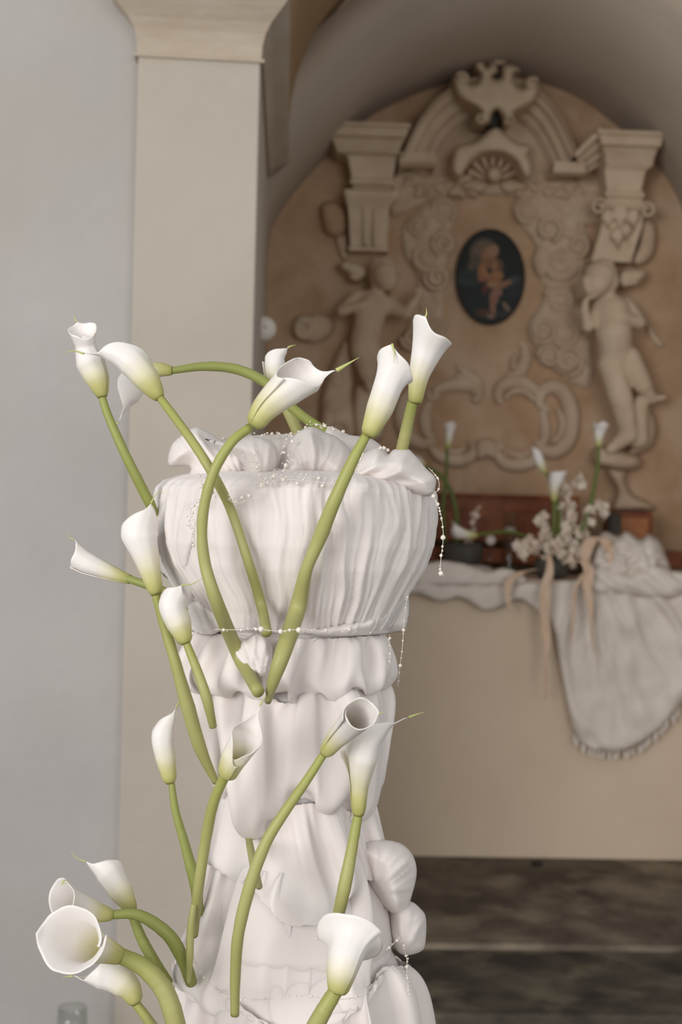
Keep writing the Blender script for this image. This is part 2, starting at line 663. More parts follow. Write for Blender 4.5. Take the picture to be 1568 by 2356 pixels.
GY = 6.12
zlow = tz
yb = 1178 + (1.5 - tz) / GY * F
gbox('lower_step', 760, 1252, 1590, yb - 4, GY - 0.05, M_red)
gbox('upper_block', 860, 1134, 1330, 1250, GY, M_red)
gbox('moulding', 850, 1130, 1335, 1150, GY - 0.02, M_red)
gbox('moulding', 855, 1166, 1332, 1178, GY - 0.012, M_red2)
gbox('end_block', 1412, 1176, 1500, 1256, GY, M_red)
gbox('inlay_panel', 1424, 1190, 1490, 1246, GY - 0.006, M_red2)

# ------------------------------------------------------------------ stucco altarpiece
ap = empty('stucco_altarpiece', Q(1120, 1120, WALL), 'cream baroque stucco altarpiece with broken pediment on the ochre wall', 'altarpiece')

lst = [(281, 742, 944, .30), (288, 742, 944, .30), (293, 748, 938, .285), (312, 754, 934, .275), (318, 762, 928, .25), (340, 772, 920, .22),
       (352, 776, 918, .20), (356, 790, 914, .17), (362, 800, 912, .16), (392, 806, 906, .15), (410, 809, 902, .15), (414, 806, 906, .16),
       (424, 806, 906, .16), (428, 812, 900, .13), (434, 812, 900, .13), (438, 793, 916, .16), (452, 794, 914, .155), (472, 800, 896, .13),
       (482, 801, 894, .12), (566, 806, 890, .10), (570, 802, 893, .11), (577, 802, 893, .11), (580, 812, 884, .05)]
o = link('left_pilaster', *stack(lst), M_stucco2, ap, smooth=False)
bevel(o, 0.003, 1)
rst = [(300, 1374, 1530, .30), (308, 1374, 1530, .30), (314, 1379, 1524, .285), (334, 1384, 1520, .275), (340, 1388, 1512, .25), (362, 1392, 1504, .22),
       (380, 1394, 1500, .20), (386, 1392, 1490, .19), (392, 1390, 1484, .18), (436, 1396, 1474, .17), (446, 1392, 1482, .18), (452, 1392, 1482, .18),
       (456, 1396, 1476, .16), (468, 1388, 1482, .17), (476, 1380, 1490, .18), (486, 1388, 1480, .15), (520, 1384, 1476, .14), (596, 1362, 1452, .12),
       (602, 1360, 1454, .12), (608, 1372, 1446, .05)]
o = link('right_pilaster', *stack(rst), M_stucco2, ap, smooth=False)
bevel(o, 0.003, 1)
# returns of the entablature beside the arch
mp = [(0, 0), (0, .26), (.2, .27), (.24, .22), (.5, .20), (.55, .16), (.8, .14), (.84, .10), (1, .09), (1, 0)]
o = link('right_return', *band([(1322, 352), (1350, 322), (1382, 292)], [(1338, 404), (1366, 388), (1398, 366)], mp, 8), M_stucco2, ap, smooth=False)
mp2 = [(0, 0), (0, .20), (.06, .21), (.12, .19), (.3, .17), (.34, .14), (.62, .12), (.66, .09), (.9, .07), (.94, .05), (1, .05), (1, 0)]
o = link('pediment_arch_left', *band([(922, 362), (940, 322), (966, 272), (1004, 226), (1052, 192), (1100, 176)],
                                     [(1000, 384), (1012, 350), (1030, 322), (1056, 296), (1088, 276), (1118, 268)], mp2, 40), M_stucco, ap, smooth=False)
o = link('pediment_arch_right', *band([(1180, 178), (1232, 204), (1268, 236), (1296, 278), (1314, 318), (1330, 352)],
                                      [(1160, 266), (1192, 276), (1222, 302), (1244, 336), (1262, 372), (1276, 404)], mp2, 40), M_stucco, ap, smooth=False)
o = link('arch_foot', *stack([(350, 922, 1000, .19), (372, 918, 1004, .20), (384, 920, 1000, .17), (388, 930, 990, .05)]), M_stucco2, ap, smooth=False)
o = link('arch_foot', *stack([(372, 1276, 1346, .19), (396, 1272, 1344, .20), (404, 1276, 1340, .17), (408, 1284, 1330, .05)]), M_stucco2, ap, smooth=False)
# tympanum backing
relief('tympanum_panel', [(930, 385), (960, 310), (1010, 250), (1070, 215), (1140, 205), (1210, 215), (1265, 260), (1300, 330), (1315, 400), (1200, 430), (1040, 425)],
       0.03, 10, M_stucco, ap, sp=10)
# frieze between the pilasters
relief('frieze_panel', [(905, 400), (1010, 395), (1270, 408), (1392, 415), (1392, 500), (1330, 520), (1240, 470), (1120, 450), (1000, 460), (900, 500)],
       0.035, 12, M_stucco, ap, sp=9, rough=0.02)

crest = [(1040, 196), (1040, 178), (1052, 167), (1070, 166), (1081, 176), (1078, 190), (1088, 192), (1098, 186), (1102, 170), (1092, 160), (1089, 147),
         (1100, 139), (1113, 143), (1117, 153), (1125, 150), (1132, 140), (1141, 146), (1146, 166), (1138, 172), (1131, 178), (1142, 182), (1152, 176), (1152, 160),
         (1158, 148), (1172, 146), (1184, 150), (1196, 158), (1196, 166), (1186, 166), (1182, 178), (1192, 198), (1204, 200), (1206, 186), (1218, 176), (1232, 180),
         (1240, 194), (1240, 214), (1228, 236), (1204, 250), (1184, 260), (1180, 276), (1172, 288), (1162, 288), (1158, 276), (1150, 262), (1142, 254),
         (1132, 262), (1126, 282), (1112, 286), (1092, 280), (1090, 270), (1104, 262), (1092, 248), (1066, 236), (1048, 218)]
relief('crest_shield', crest, 0.09, 16, M_stucco2, ap, base=0.20, sp=5)
relief('crest_finial', [(1120, 150), (1124, 136), (1142, 126), (1164, 120), (1172, 132), (1166, 146), (1148, 154)], 0.05, 12, M_stucco, ap, base=0.16, sp=5)
relief('crest_gap_shade', [(1124, 258), (1148, 258), (1146, 292), (1122, 292)], 0.01, 6, M_black, ap, base=0.19, sp=6)  # black raised patch: shade of the crest's lower gap, put in as colour
relief('crest_gap_shade', [(1124, 158), (1156, 158), (1158, 184), (1124, 184)], 0.01, 6, M_black, ap, base=0.19, sp=6)  # same for the upper notch: its shade as a black patch
for p_, s_ in ((spiral(1062, 184, 15, 1.1, -2.6, 1), 8), (spiral(1222, 196, 15, 1.1, -0.5, -1), 8), (spiral(1104, 274, 11, 1.1, 0.4, 1), 6), (spiral(1170, 276, 11, 1.1, 2.8, -1), 6)):
    link('crest_volute', *stroke(p_, s_, 0.03, WALL - 0.275), M_stucco2, ap)

# shell niche under the arch
hood = [(1038, 392), (1042, 352), (1052, 336), (1072, 330), (1094, 324), (1116, 306), (1138, 288), (1160, 304), (1180, 322), (1202, 330), (1216, 332), (1224, 344),
        (1214, 356), (1222, 372), (1222, 400), (1208, 410), (1198, 396), (1186, 372), (1164, 356), (1136, 350), (1106, 355), (1082, 372), (1066, 396), (1056, 408)]
relief('shell_hood', hood, 0.05, 14, M_stucco2, ap, base=0.15, sp=5)
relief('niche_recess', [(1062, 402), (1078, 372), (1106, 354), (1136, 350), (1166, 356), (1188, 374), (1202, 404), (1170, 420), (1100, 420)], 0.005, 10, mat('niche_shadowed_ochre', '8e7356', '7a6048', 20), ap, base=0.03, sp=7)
for k in range(7):
    a = math.radians(200 + k * 23.3)
    link('shell_rib', *stroke([(1132 + 10 * math.cos(a), 418 + 10 * math.sin(a)), (1132 + 34 * math.cos(a), 416 + 32 * math.sin(a)), (1132 + 60 * math.cos(a), 414 + 56 * math.sin(a))], [6, 12, 18], 0.03, WALL - 0.04, 10, seg=8), M_stucco, ap)
relief('cherub_head_mask', [(1116, 402), (1122, 386), (1138, 380), (1152, 388), (1156, 404), (1146, 420), (1126, 420)], 0.06, 18, M_stucco, ap, base=0.06, sp=5)
for sx in (-1, 1):
    relief('mask_wing', [(1136 + sx * 10, 424), (1136 + sx * 34, 410), (1136 + sx * 66, 416), (1136 + sx * 80, 432), (1136 + sx * 56, 444), (1136 + sx * 26, 446)], 0.05, 14, M_stucco, ap, base=0.03, sp=6, rough=0.02)
# scroll of garlands across the frieze
for cx_, cy_, r_ in ((940, 420, 18), (970, 440, 22), (1010, 430, 20), (1050, 440, 22), (1230, 430, 20), (1262, 440, 20), (1290, 446, 22), (1330, 440, 18), (1085, 442, 16), (1195, 440, 16)):
    ang = random.random() * 6
    relief('frieze_leaf', [(cx_ + r_ * (1 + .25 * math.sin(3 * t + ang)) * math.cos(t), cy_ + r_ * .8 * (1 + .25 * math.sin(3 * t + ang)) * math.sin(t)) for t in np.linspace(0, 6.28, 12, endpoint=False)],
           0.04, 10, M_stucco, ap, base=0.02, sp=6, rough=0.02)
# acanthus leaves on the right pilaster and shells beside both
for ox, oy, s in ((1426, 500, 1.0), (1398, 505, .8), (1456, 505, .8), (1420, 548, .8), (1440, 535, .7)):
    relief('acanthus_leaf', [(ox - 16 * s, oy - 26 * s), (ox, oy - 34 * s), (ox + 16 * s, oy - 26 * s), (ox + 22 * s, oy), (ox + 10 * s, oy + 12 * s), (ox + 2 * s, oy + 34 * s), (ox - 8 * s, oy + 12 * s), (ox - 22 * s, oy)],
           0.04, 9, M_stucco2, ap, base=0.14, sp=5, rough=0.01)
link('capital_volute', *stroke(spiral(1376, 478, 20, 1.4, 0, -1), 9, 0.03, WALL - 0.16), M_stucco2, ap)
link('capital_volute', *stroke(spiral(1486, 486, 20, 1.4, 3.1, 1), 9, 0.03, WALL - 0.16), M_stucco2, ap)
relief('side_shell', [(1470, 510), (1490, 500), (1508, 520), (1508, 570), (1492, 600), (1468, 612), (1450, 600), (1466, 560)], 0.05, 16, M_stucco, ap, base=0.03, sp=6)
relief('side_shell', [(735, 480), (752, 462), (776, 466), (796, 490), (796, 530), (776, 545), (748, 535)], 0.05, 20, M_fresco, ap, base=0.02, sp=6)
relief('side_drop', [(770, 545), (796, 540), (800, 590), (790, 600), (778, 580)], 0.03, 10, M_stucco, ap, base=0.01, sp=6)
for pth in ([(836, 452), (838, 500), (840, 566)], [(862, 450), (862, 500), (862, 566)]):
    link('pilaster_flute', *stroke(pth, 10, 0.012, WALL - 0.118, 10), M_stucco2, ap)

# cloud scrolls either side of the oval picture
clouds = [(1016, 486, 36, 40, -1), (984, 588, 46, 46, 1), (1018, 560, 30, 40, 1), (960, 520, 30, 26, 1), (950, 566, 26, 24, -1), (1004, 640, 34, 30, -1), (984, 700, 30, 36, 1), (1000, 752, 28, 30, 1), (948, 780, 30, 28, -1),
          (1212, 484, 36, 36, 1), (1248, 460, 22, 24, 1), (1262, 528, 34, 34, -1), (1310, 520, 38, 40, 1), (1292, 606, 46, 48, -1), (1250, 600, 26, 40, 1), (1286, 692, 42, 44, 1), (1330, 566, 30, 34, -1),
          (1248, 760, 34, 44, -1), (1296, 770, 42, 40, 1), (1330, 740, 28, 30, 1), (1306, 830, 42, 36, -1), (1340, 862, 26, 24, 1), (1262, 820, 30, 26, 1), (1330, 650, 26, 26, 1)]
relief('cloud_bank', [(1180, 474), (1214, 446), (1262, 440), (1340, 496), (1352, 560), (1342, 640), (1330, 716), (1366, 800), (1364, 880), (1332, 894), (1270, 850), (1226, 802), (1216, 742), (1250, 680), (1234, 620), (1226, 560), (1190, 512)], 0.034, 26, M_stucco, ap, sp=8, rough=0.02)
relief('cloud_bank', [(1048, 472), (1050, 512), (1026, 560), (1032, 620), (1022, 700), (1024, 780), (962, 806), (928, 784), (946, 700), (956, 640), (928, 590), (924, 520), (960, 480), (1010, 450)], 0.034, 26, M_stucco, ap, sp=8, rough=0.02)
for i, (cx_, cy_, rx_, ry_, s_) in enumerate(clouds):
    ph = random.random() * 6
    ol = [(cx_ + rx_ * (1 + .10 * math.sin(2 * t + ph)) * math.cos(t), cy_ + ry_ * (1 + .10 * math.sin(3 * t + ph)) * math.sin(t)) for t in np.linspace(0, 6.283, 14, endpoint=False)]
    c_ = relief('cloud_scroll', ol, 0.030 + 0.008 * (i % 3), 30, M_stucco, ap, base=0.004, sp=6)
    if rx_ >= 28:
        link('scroll_ridge', *stroke(spiral(cx_, cy_, rx_ * .86, 1.9, ph, s_, r1=5), 11, 0.016, WALL - 0.028 - 0.010 * (i % 3), 46), M_stucco, c_)
# drapery behind the left cherub, and the scroll consoles the cherubs rest on
relief('left_console', [(738, 1010), (734, 930), (744, 880), (768, 820), (792, 778), (812, 800), (816, 860), (812, 920), (816, 1010)], 0.09, 22, M_stucco, ap, base=0.01, sp=8, rough=0.02)
relief('left_console', [(816, 1010), (812, 900), (836, 880), (866, 890), (884, 930), (880, 1010)], 0.07, 18, M_stucco, ap, base=0.01, sp=8)
link('console_volute', *stroke(spiral(785, 992, 26, 1.5, 1.5, 1), 10, 0.03, WALL - 0.09), M_stucco, ap)
relief('left_scroll', [(668, 752), (680, 728), (712, 722), (752, 724), (770, 744), (762, 770), (732, 790), (700, 788), (676, 776)], 0.06, 20, M_stucco, ap, base=0.005, sp=7, rough=0.02)
link('scroll_ridge', *stroke(spiral(700, 756, 24, 1.4, 1, 1), 9, 0.02, WALL - 0.06), M_stucco, ap)
relief('right_console', [(1362, 1040), (1380, 1024), (1440, 1036), (1470, 1050), (1474, 1072), (1452, 1084), (1400, 1080), (1366, 1070)], 0.13, 18, M_stucco, ap, base=0.02, sp=6)
relief('right_console', [(1396, 1080), (1440, 1082), (1440, 1106), (1456, 1136), (1498, 1158), (1500, 1174), (1410, 1176), (1416, 1130)], 0.10, 16, M_stucco, ap, base=0.02, sp=6)
relief('right_console', [(1470, 930), (1496, 940), (1512, 980), (1504, 1020), (1476, 1044), (1440, 1044), (1462, 1010)], 0.08, 16, M_stucco, ap, base=0.02, sp=6)
relief('right_leaf', [(1484, 752), (1498, 748), (1512, 770), (1528, 790), (1520, 802), (1498, 786)], 0.03, 8, M_stucco, ap, sp=5)
# scrolled cartouche under the picture
cart = [([(1262, 946), (1240, 930), (1246, 900), (1274, 890), (1300, 912), (1314, 960), (1306, 1012), (1276, 1040), (1244, 1034), (1234, 1012)], [10, 22, 26, 26, 24, 14], .045),
        ([(1246, 946), (1252, 975), (1252, 1008), (1240, 1030)], [12, 18, 12], .03), ([(1282, 940), (1292, 972), (1284, 1004), (1266, 1018)], [8, 12, 8], .03),
        ([(1152, 930), (1144, 906), (1160, 884), (1192, 878), (1222, 892), (1244, 916)], [10, 18, 24, 20, 14], .04),
        ([(1160, 918), (1176, 902), (1206, 902), (1228, 922)], [6, 10, 8], .025),
        ([(1166, 866), (1190, 858), (1206, 832), (1206, 800), (1192, 788)], [10, 22, 18, 6], .03), ([(1180, 850), (1180, 828), (1190, 812)], [12, 10, 4], .025),
        ([(988, 900), (984, 914), (1000, 914), (1006, 896), (1050, 884), (1086, 888), (1100, 908), (1088, 926)], [8, 14, 18, 26, 24, 12], .04),
        ([(1050, 868), (1080, 866), (1098, 880), (1100, 900)], [10, 18, 14], .03), ([(1050, 840), (1070, 858), (1088, 862)], [6, 14, 8], .025),
        ([(960, 890), (932, 912), (922, 956), (934, 998), (966, 1022), (1000, 1014)], [12, 22, 24, 22, 14], .045),
        ([(986, 924), (976, 960), (982, 998), (996, 1006)], [14, 20, 10], .03),
        ([(984, 1024), (1010, 1050), (1052, 1060), (1084, 1048), (1086, 1022), (1072, 1016)], [10, 18, 22, 18, 8], .04),
        ([(1030, 1036), (1052, 1040), (1068, 1030)], [6, 10, 6], .02),
        ([(1160, 1036), (1146, 1022), (1142, 1044), (1160, 1066), (1196, 1070), (1232, 1056), (1238, 1020)], [8, 14, 20, 22, 18, 10], .04),
        ([(1170, 1044), (1196, 1050), (1216, 1040)], [6, 10, 6], .02)]
ca = relief('cartouche_field', [(990, 920), (1050, 905), (1120, 935), (1180, 910), (1240, 935), (1246, 1000), (1226, 1040), (1160, 1030), (1118, 1014), (1060, 1034), (1000, 1016), (984, 970)], 0.012, 8, M_fresco, ap, sp=10)
for p_, w_, h_ in cart:
    link('cartouche_scroll', *stroke(p_, [1.6 * q_ for q_ in w_], h_, WALL - 0.004, 44), M_stucco, ap)
relief('cartouche_shell', [(1094, 1016), (1112, 1006), (1140, 1012), (1146, 1040), (1138, 1060), (1118, 1054), (1100, 1062), (1092, 1044)], 0.05, 14, M_stucco, ap, sp=5)


# ------------------------------------------------------------------ stucco cherubs
def capsule(p, q, r1, r2, seg=14):
    p, q = Vector(p), Vector(q)
    T = (q - p).normalized()
    rings, rad = [], []
    for a in np.linspace(-90, 0, 5):
        rings.append(p + T * r1 * math.sin(math.radians(a)))
        rad.append(max(1e-4, r1 * math.cos(math.radians(a))))
    for a in np.linspace(0, 90, 5):
        rings.append(q + T * r2 * math.sin(math.radians(a)))
        rad.append(max(1e-4, r2 * math.cos(math.radians(a))))
    return tube(rings, rad, seg)


def figure(name, parent, limbs, material, voxel=0.007):
    parts = []
    for (x1, y1, h1, w1, x2, y2, h2, w2) in limbs:
        parts.append(capsule(Q(x1, y1, WALL - h1), Q(x2, y2, WALL - h2), w1 / F * WALL, w2 / F * WALL))
    o = link(name, *merge(*parts), material, parent)
    md = o.modifiers.new('remesh', 'REMESH')
    md.mode, md.voxel_size, md.use_smooth_shade = 'VOXEL', voxel, True
    sm = o.modifiers.new('smooth', 'SMOOTH')
    sm.iterations, sm.factor = 6, 0.5
    return o


def wing(name, ol, parent, h, ribs):
    o = relief(name, ol, 0.05, 12, M_stucco2, parent, base=h, sp=5)
    for r_ in ribs:
        link('feather', *stroke(r_, [4, 9, 4], 0.014, WALL - h - 0.045, 12, seg=8), M_stucco2, o)


ch1 = empty('stucco_cherub', Q(845, 880, WALL - 0.1), 'stucco cherub with raised hand left of the oval picture', 'statue')
# x, y, height off wall, radius px for both ends
figure('body', ch1, [
    (886, 632, .17, 30, 888, 642, .18, 27), (884, 618, .15, 29, 876, 640, .14, 28), (898, 648, .20, 10, 893, 660, .19, 11),  # head, hair, chin
    (904, 636, .205, 7, 905, 643, .21, 8), (868, 604, .16, 12, 862, 622, .15, 12), (890, 600, .16, 11, 900, 606, .16, 10), (912, 618, .15, 9, 914, 634, .15, 8),
    (872, 660, .15, 16, 862, 684, .14, 20),                                   # neck
    (832, 690, .13, 24, 894, 704, .13, 24), (852, 712, .14, 38, 846, 752, .14, 34), (846, 752, .14, 34, 838, 790, .13, 34),  # chest to belly
    (830, 800, .13, 26, 850, 802, .13, 26),
    (822, 684, .14, 18, 786, 716, .16, 14), (786, 716, .17, 13, 834, 702, .20, 9), (834, 702, .20, 9, 846, 700, .20, 8),     # folded arm
    (896, 706, .14, 18, 934, 722, .18, 14), (934, 722, .18, 14, 962, 682, .19, 9), (962, 682, .19, 9, 968, 664, .19, 7), (960, 680, .19, 6, 954, 664, .19, 5),
    (832, 806, .14, 28, 842, 858, .13, 18), (848, 806, .14, 26, 852, 860, .12, 17), (846, 860, .13, 17, 850, 894, .12, 9)], M_stucco)
relief('face', [(884, 628), (898, 622), (910, 630), (912, 648), (902, 662), (890, 660), (882, 646)], 0.012, 10, M_stucco, ch1, base=0.205, sp=4)
wing('wing', [(780, 608), (792, 600), (816, 604), (838, 614), (842, 632), (826, 648), (806, 646), (800, 630), (786, 622)], ch1, 0.08, [[(834, 630), (812, 620), (788, 606)], [(832, 638), (814, 630), (796, 618)], [(826, 644), (814, 640), (804, 632)]])

ch2 = empty('stucco_cherub', Q(1430, 1030, WALL - 0.1), 'stucco cherub with crossed legs and wing right of the oval picture', 'statue')
figure('body', ch2, [
    (1378, 636, .20, 36, 1370, 652, .22, 32), (1356, 664, .23, 17, 1362, 676, .23, 14), (1348, 652, .25, 6, 1346, 660, .25, 6), (1388, 622, .19, 28, 1398, 648, .18, 26),
    (1394, 672, .18, 18, 1400, 694, .16, 20),
    (1388, 704, .15, 26, 1436, 706, .14, 24), (1408, 718, .16, 40, 1410, 752, .17, 40), (1410, 764, .18, 42, 1412, 784, .17, 40), (1412, 790, .16, 40, 1416, 826, .14, 36),
    (1440, 702, .14, 19, 1468, 742, .16, 17), (1468, 742, .17, 16, 1430, 728, .22, 11), (1430, 728, .22, 11, 1414, 716, .22, 9),
    (1384, 704, .16, 18, 1352, 752, .19, 13), (1352, 752, .19, 13, 1344, 712, .22, 10), (1344, 712, .22, 10, 1346, 694, .23, 8),
    (1404, 836, .15, 30, 1428, 920, .17, 28), (1428, 920, .17, 27, 1446, 1000, .15, 22), (1446, 1000, .15, 22, 1404, 1034, .16, 12),
    (1444, 826, .15, 30, 1478, 886, .16, 22), (1478, 886, .16, 20, 1500, 918, .14, 12), (1500, 918, .14, 10, 1528, 914, .15, 6),
    (1470, 930, .12, 20, 1466, 1010, .12, 24)], M_stucco2)
relief('face', [(1340, 640), (1354, 630), (1368, 634), (1372, 654), (1364, 676), (1350, 674), (1342, 660)], 0.012, 12, M_stucco2, ch2, base=0.255, sp=4)
wing('wing', [(1418, 644), (1428, 624), (1456, 618), (1488, 624), (1484, 634), (1474, 646), (1462, 658), (1430, 662)], ch2, 0.09, [[(1428, 640), (1454, 630), (1484, 628)], [(1430, 650), (1452, 642), (1474, 640)], [(1434, 656), (1450, 652), (1464, 652)]])

# ------------------------------------------------------------------ oval picture
pc = empty('oval_painting', Q(1127, 748, WALL - 0.02), 'dark oval painting of a veiled mother holding a child', 'painting')
OC, orx, ory = (1127, 637), 80, 111
V, Fc = [], []
NS = 64
for (s, pr) in ((1.0, 0.0), (1.0, 0.03), (0.965, 0.034), (0.95, 0.026)):
    for k in range(NS):
        a = 2 * math.pi * k / NS
        V.append(Q(OC[0] + orx * s * math.cos(a), OC[1] + ory * s * math.sin(a), WALL - pr))
for i in range(3):
    for k in range(NS):
        a, b = i * NS + k, i * NS + (k + 1) % NS
        Fc.append((a, b, b + NS, a + NS))
link('frame', V, Fc, M_black, pc)
v, f, d = poly2d([(OC[0] + orx * .955 * math.cos(a), OC[1] + ory * .955 * math.sin(a)) for a in np.linspace(0, 6.283185, 60, endpoint=False)], 1.7)
blobs = [  # x, y, rx, ry, angle, colour   (generic mother and child)
    (1127, 700, 60, 40, 0, '121d1b'), (1080, 640, 30, 24, 0, '1e2a2a'), (1180, 660, 24, 30, .2, '1c2323'), (1070, 648, 34, 6, .1, '2c3434'), (1180, 646, 18, 9, -.5, '333a3b'),
    (1112, 582, 32, 34, .4, '645646'), (1090, 604, 13, 22, .5, '52473a'), (1128, 588, 22, 26, .3, '1a1410'),
    (1124, 586, 18, 23, .3, '8a6547'), (1134, 578, 13, 16, .35, '937057'), (1126, 606, 16, 12, .3, '80583d'), (1108, 622, 10, 18, .1, '8f6440'),
    (1142, 612, 17, 18, 0, '5b4230'), (1137, 610, 9, 13, .1, '8b6246'), (1120, 634, 6, 22, -.5, '98704a'), (1142, 634, 16, 12, 0, '946a44'), (1128, 642, 22, 6, .1, '8a5f3e'),
    (1108, 640, 10, 9, 0, '8d5a40'), (1142, 655, 26, 9, 0, '94704f'), (1160, 652, 20, 6, -.3, '875f48'), (1115, 666, 7, 12, 0, '5a2c26'), (1136, 684, 11, 22, .12, '86604e'), (1146, 672, 9, 10, 0, '8b6353'),
    (1133, 712, 7, 16, -.1, '856052'), (1112, 720, 20, 10, 0, '4c3022'), (1128, 728, 10, 5, .2, '7d6556'), (1164, 706, 5, 14, -.6, '7c6a58'), (1158, 722, 20, 6, -.15, '2d2a22')]
cols = []
for (x, y) in v:
    c = np.array(lin('0c100e')[:3])
    for (bx, by, rx, ry, an, hx) in blobs:
        dx, dy = x - bx, y - by
        ca_, sa_ = math.cos(an), math.sin(an)
        u = math.hypot((dx * ca_ + dy * sa_) / rx, (-dx * sa_ + dy * ca_) / ry)
        k = min(1, max(0, (1.12 - u) / 0.35))
        c = c * (1 - k) + np.array(lin(hx)[:3]) * k
    cols.append(c)
o = link('canvas', [Q(x, y, WALL - 0.026) for x, y in v], f, mat('oil_paint', '101010', None, rough=0.55), pc)
a = o.data.color_attributes.new('paint', 'FLOAT_COLOR', 'POINT')
a.data.foreach_set('color', np.hstack([np.array(cols), np.ones((len(cols), 1))]).ravel())
nt = MATS['oil_paint'].node_tree
at_ = nt.nodes.new('ShaderNodeAttribute')
at_.attribute_name = 'paint'
nt.links.new(at_.outputs['Color'], nt.nodes['Principled BSDF'].inputs['Base Color'])

# ------------------------------------------------------------------ draped pedestal
DC = 1.80
PROF = [(1082, 540, 850), (1088, 480, 905), (1095, 432, 950), (1103, 398, 980), (1114, 370, 998), (1130, 352, 1008), (1160, 345, 1012), (1200, 342, 1012), (1250, 346, 1004), (1300, 362, 984), (1350, 392, 952), (1400, 425, 922), (1436, 442, 902), (1450, 446, 890), (1465, 440, 893),
        (1510, 432, 898), (1550, 436, 898), (1562, 448, 892), (1580, 456, 906), (1620, 464, 917), (1660, 466, 919), (1700, 474, 906), (1750, 488, 882), (1800, 502, 866), (1850, 514, 852), (1882, 526, 834), (1920, 510, 838), (1960, 488, 852),
        (2000, 466, 876), (2050, 450, 910), (2100, 440, 930), (2150, 434, 938), (2178, 440, 932), (2200, 434, 945), (2250, 430, 966), (2300, 424, 985), (2356, 419, 998), (2500, 405, 1015), (2800, 390, 1030), (3300, 370, 1045), (3860, 350, 1060), (3900, 350, 1060)]
_py = [p[0] for p in PROF]


def prof_at(y):
    return float(np.interp(y, _py, [p[1] for p in PROF])), float(np.interp(y, _py, [p[2] for p in PROF]))


def front(x, y, off=0.0):
    """depth of the drape's front surface under a pixel"""
    l, r = prof_at(min(max(y, 1100), 3900))
    R = (r - l) / 2 / F * DC
    dx = (x - (l + r) / 2) / F * DC
    return DC - math.sqrt(max(0.0, R * R - dx * dx)) - off


def crease(u, v, sd):
    """irregular pleats: soft valleys, crisp crests, running along v"""
    n = nz(u, v, sd)
    return (1 - min(1.0, abs(n) * 2.4)) ** 1.3 - 0.45


def ridge(u):
    u = abs((u % 1.0) * 2 - 1)
    return 1 - u ** 1.6


ped = empty('draped_pedestal', P(690, 3900, DC), 'tall pedestal wrapped in gathered white chiffon at the front', 'pedestal')
ties = [1450, 1562, 1882, 2178, 2290]
rows_y = list(np.concatenate([np.linspace(1083, 1135, 18), np.arange(1142, 2400, 6.0), np.linspace(2410, 3899, 40)]))
NA = 420
V, Fc = [], []
top_c = P(685, 1104, DC)
allrows = [(1082, s) for s in (0.05, 0.3, 0.55, 0.75, 0.9)] + [(y, 1.0) for y in rows_y]
for (y, s) in allrows:
    l, r = prof_at(y)
    c = P((l + r) / 2, y, DC)
    R = (r - l) / 2 / F * DC * s
    tie = max(math.exp(-((y - t) / 26.0) ** 2) for t in ties)
    bowl = 1.0 if y < 1440 else 0.0
    for k in range(NA):
        ph = 2 * math.pi * k / NA - math.pi
        wv = ph + 0.10 * nz(ph * 1.5, y * 0.006, 1.3) + 0.04 * nz(ph * 5, y * 0.012, 7.7)
        if bowl:
            gt = math.exp(-((y - 1112) / 26.0) ** 2) + math.exp(-((y - 1450) / 60.0) ** 2)
            wv += 0.0006 * (y - 1150) * math.exp(-((y - 1105) / 60.0) ** 2)
            f1 = crease(wv * 15, y * 0.0022, 4.0) * (0.0024 + 0.0045 * gt)
            f2 = crease(wv * 6.0, y * 0.0018, 9.0) * 0.0055
            f3 = crease(wv * 34, y * 0.003, 1.0) * (0.0012 + 0.0014 * gt)
            dr = f1 + f2 + f3 + 0.006 * nz(ph * 2.5, y * 0.004, 2.2)
        else:
            wv += 0.22 * nz(ph * 1.1, y * 0.007, 5.0)
            f1 = crease(wv * 24, y * 0.006, 3.0) * (0.0022 + 0.004 * tie)
            f2 = crease(wv * 8, y * 0.004, 7.0) * 0.010
            f3 = 0.009 * nz(ph * 3, y * 0.008, 3.2)
            dr = -0.10 * R
        rr = max(0.001, R + dr * s - 0.006 * s)
        V.append(c + (-FW * math.cos(ph) + _r0 * math.sin(ph)) * rr)
n = len(allrows)
for i in range(n - 1):
    for k in range(NA):
        a, b = i * NA + k, i * NA + (k + 1) % NA
        Fc.append((a, b, b + NA, a + NA))
Fc.append(tuple(range(NA)))
Fc.append(tuple(range((n - 1) * NA, n * NA)))
link('gathered_drape', V, Fc, M_fab, ped)


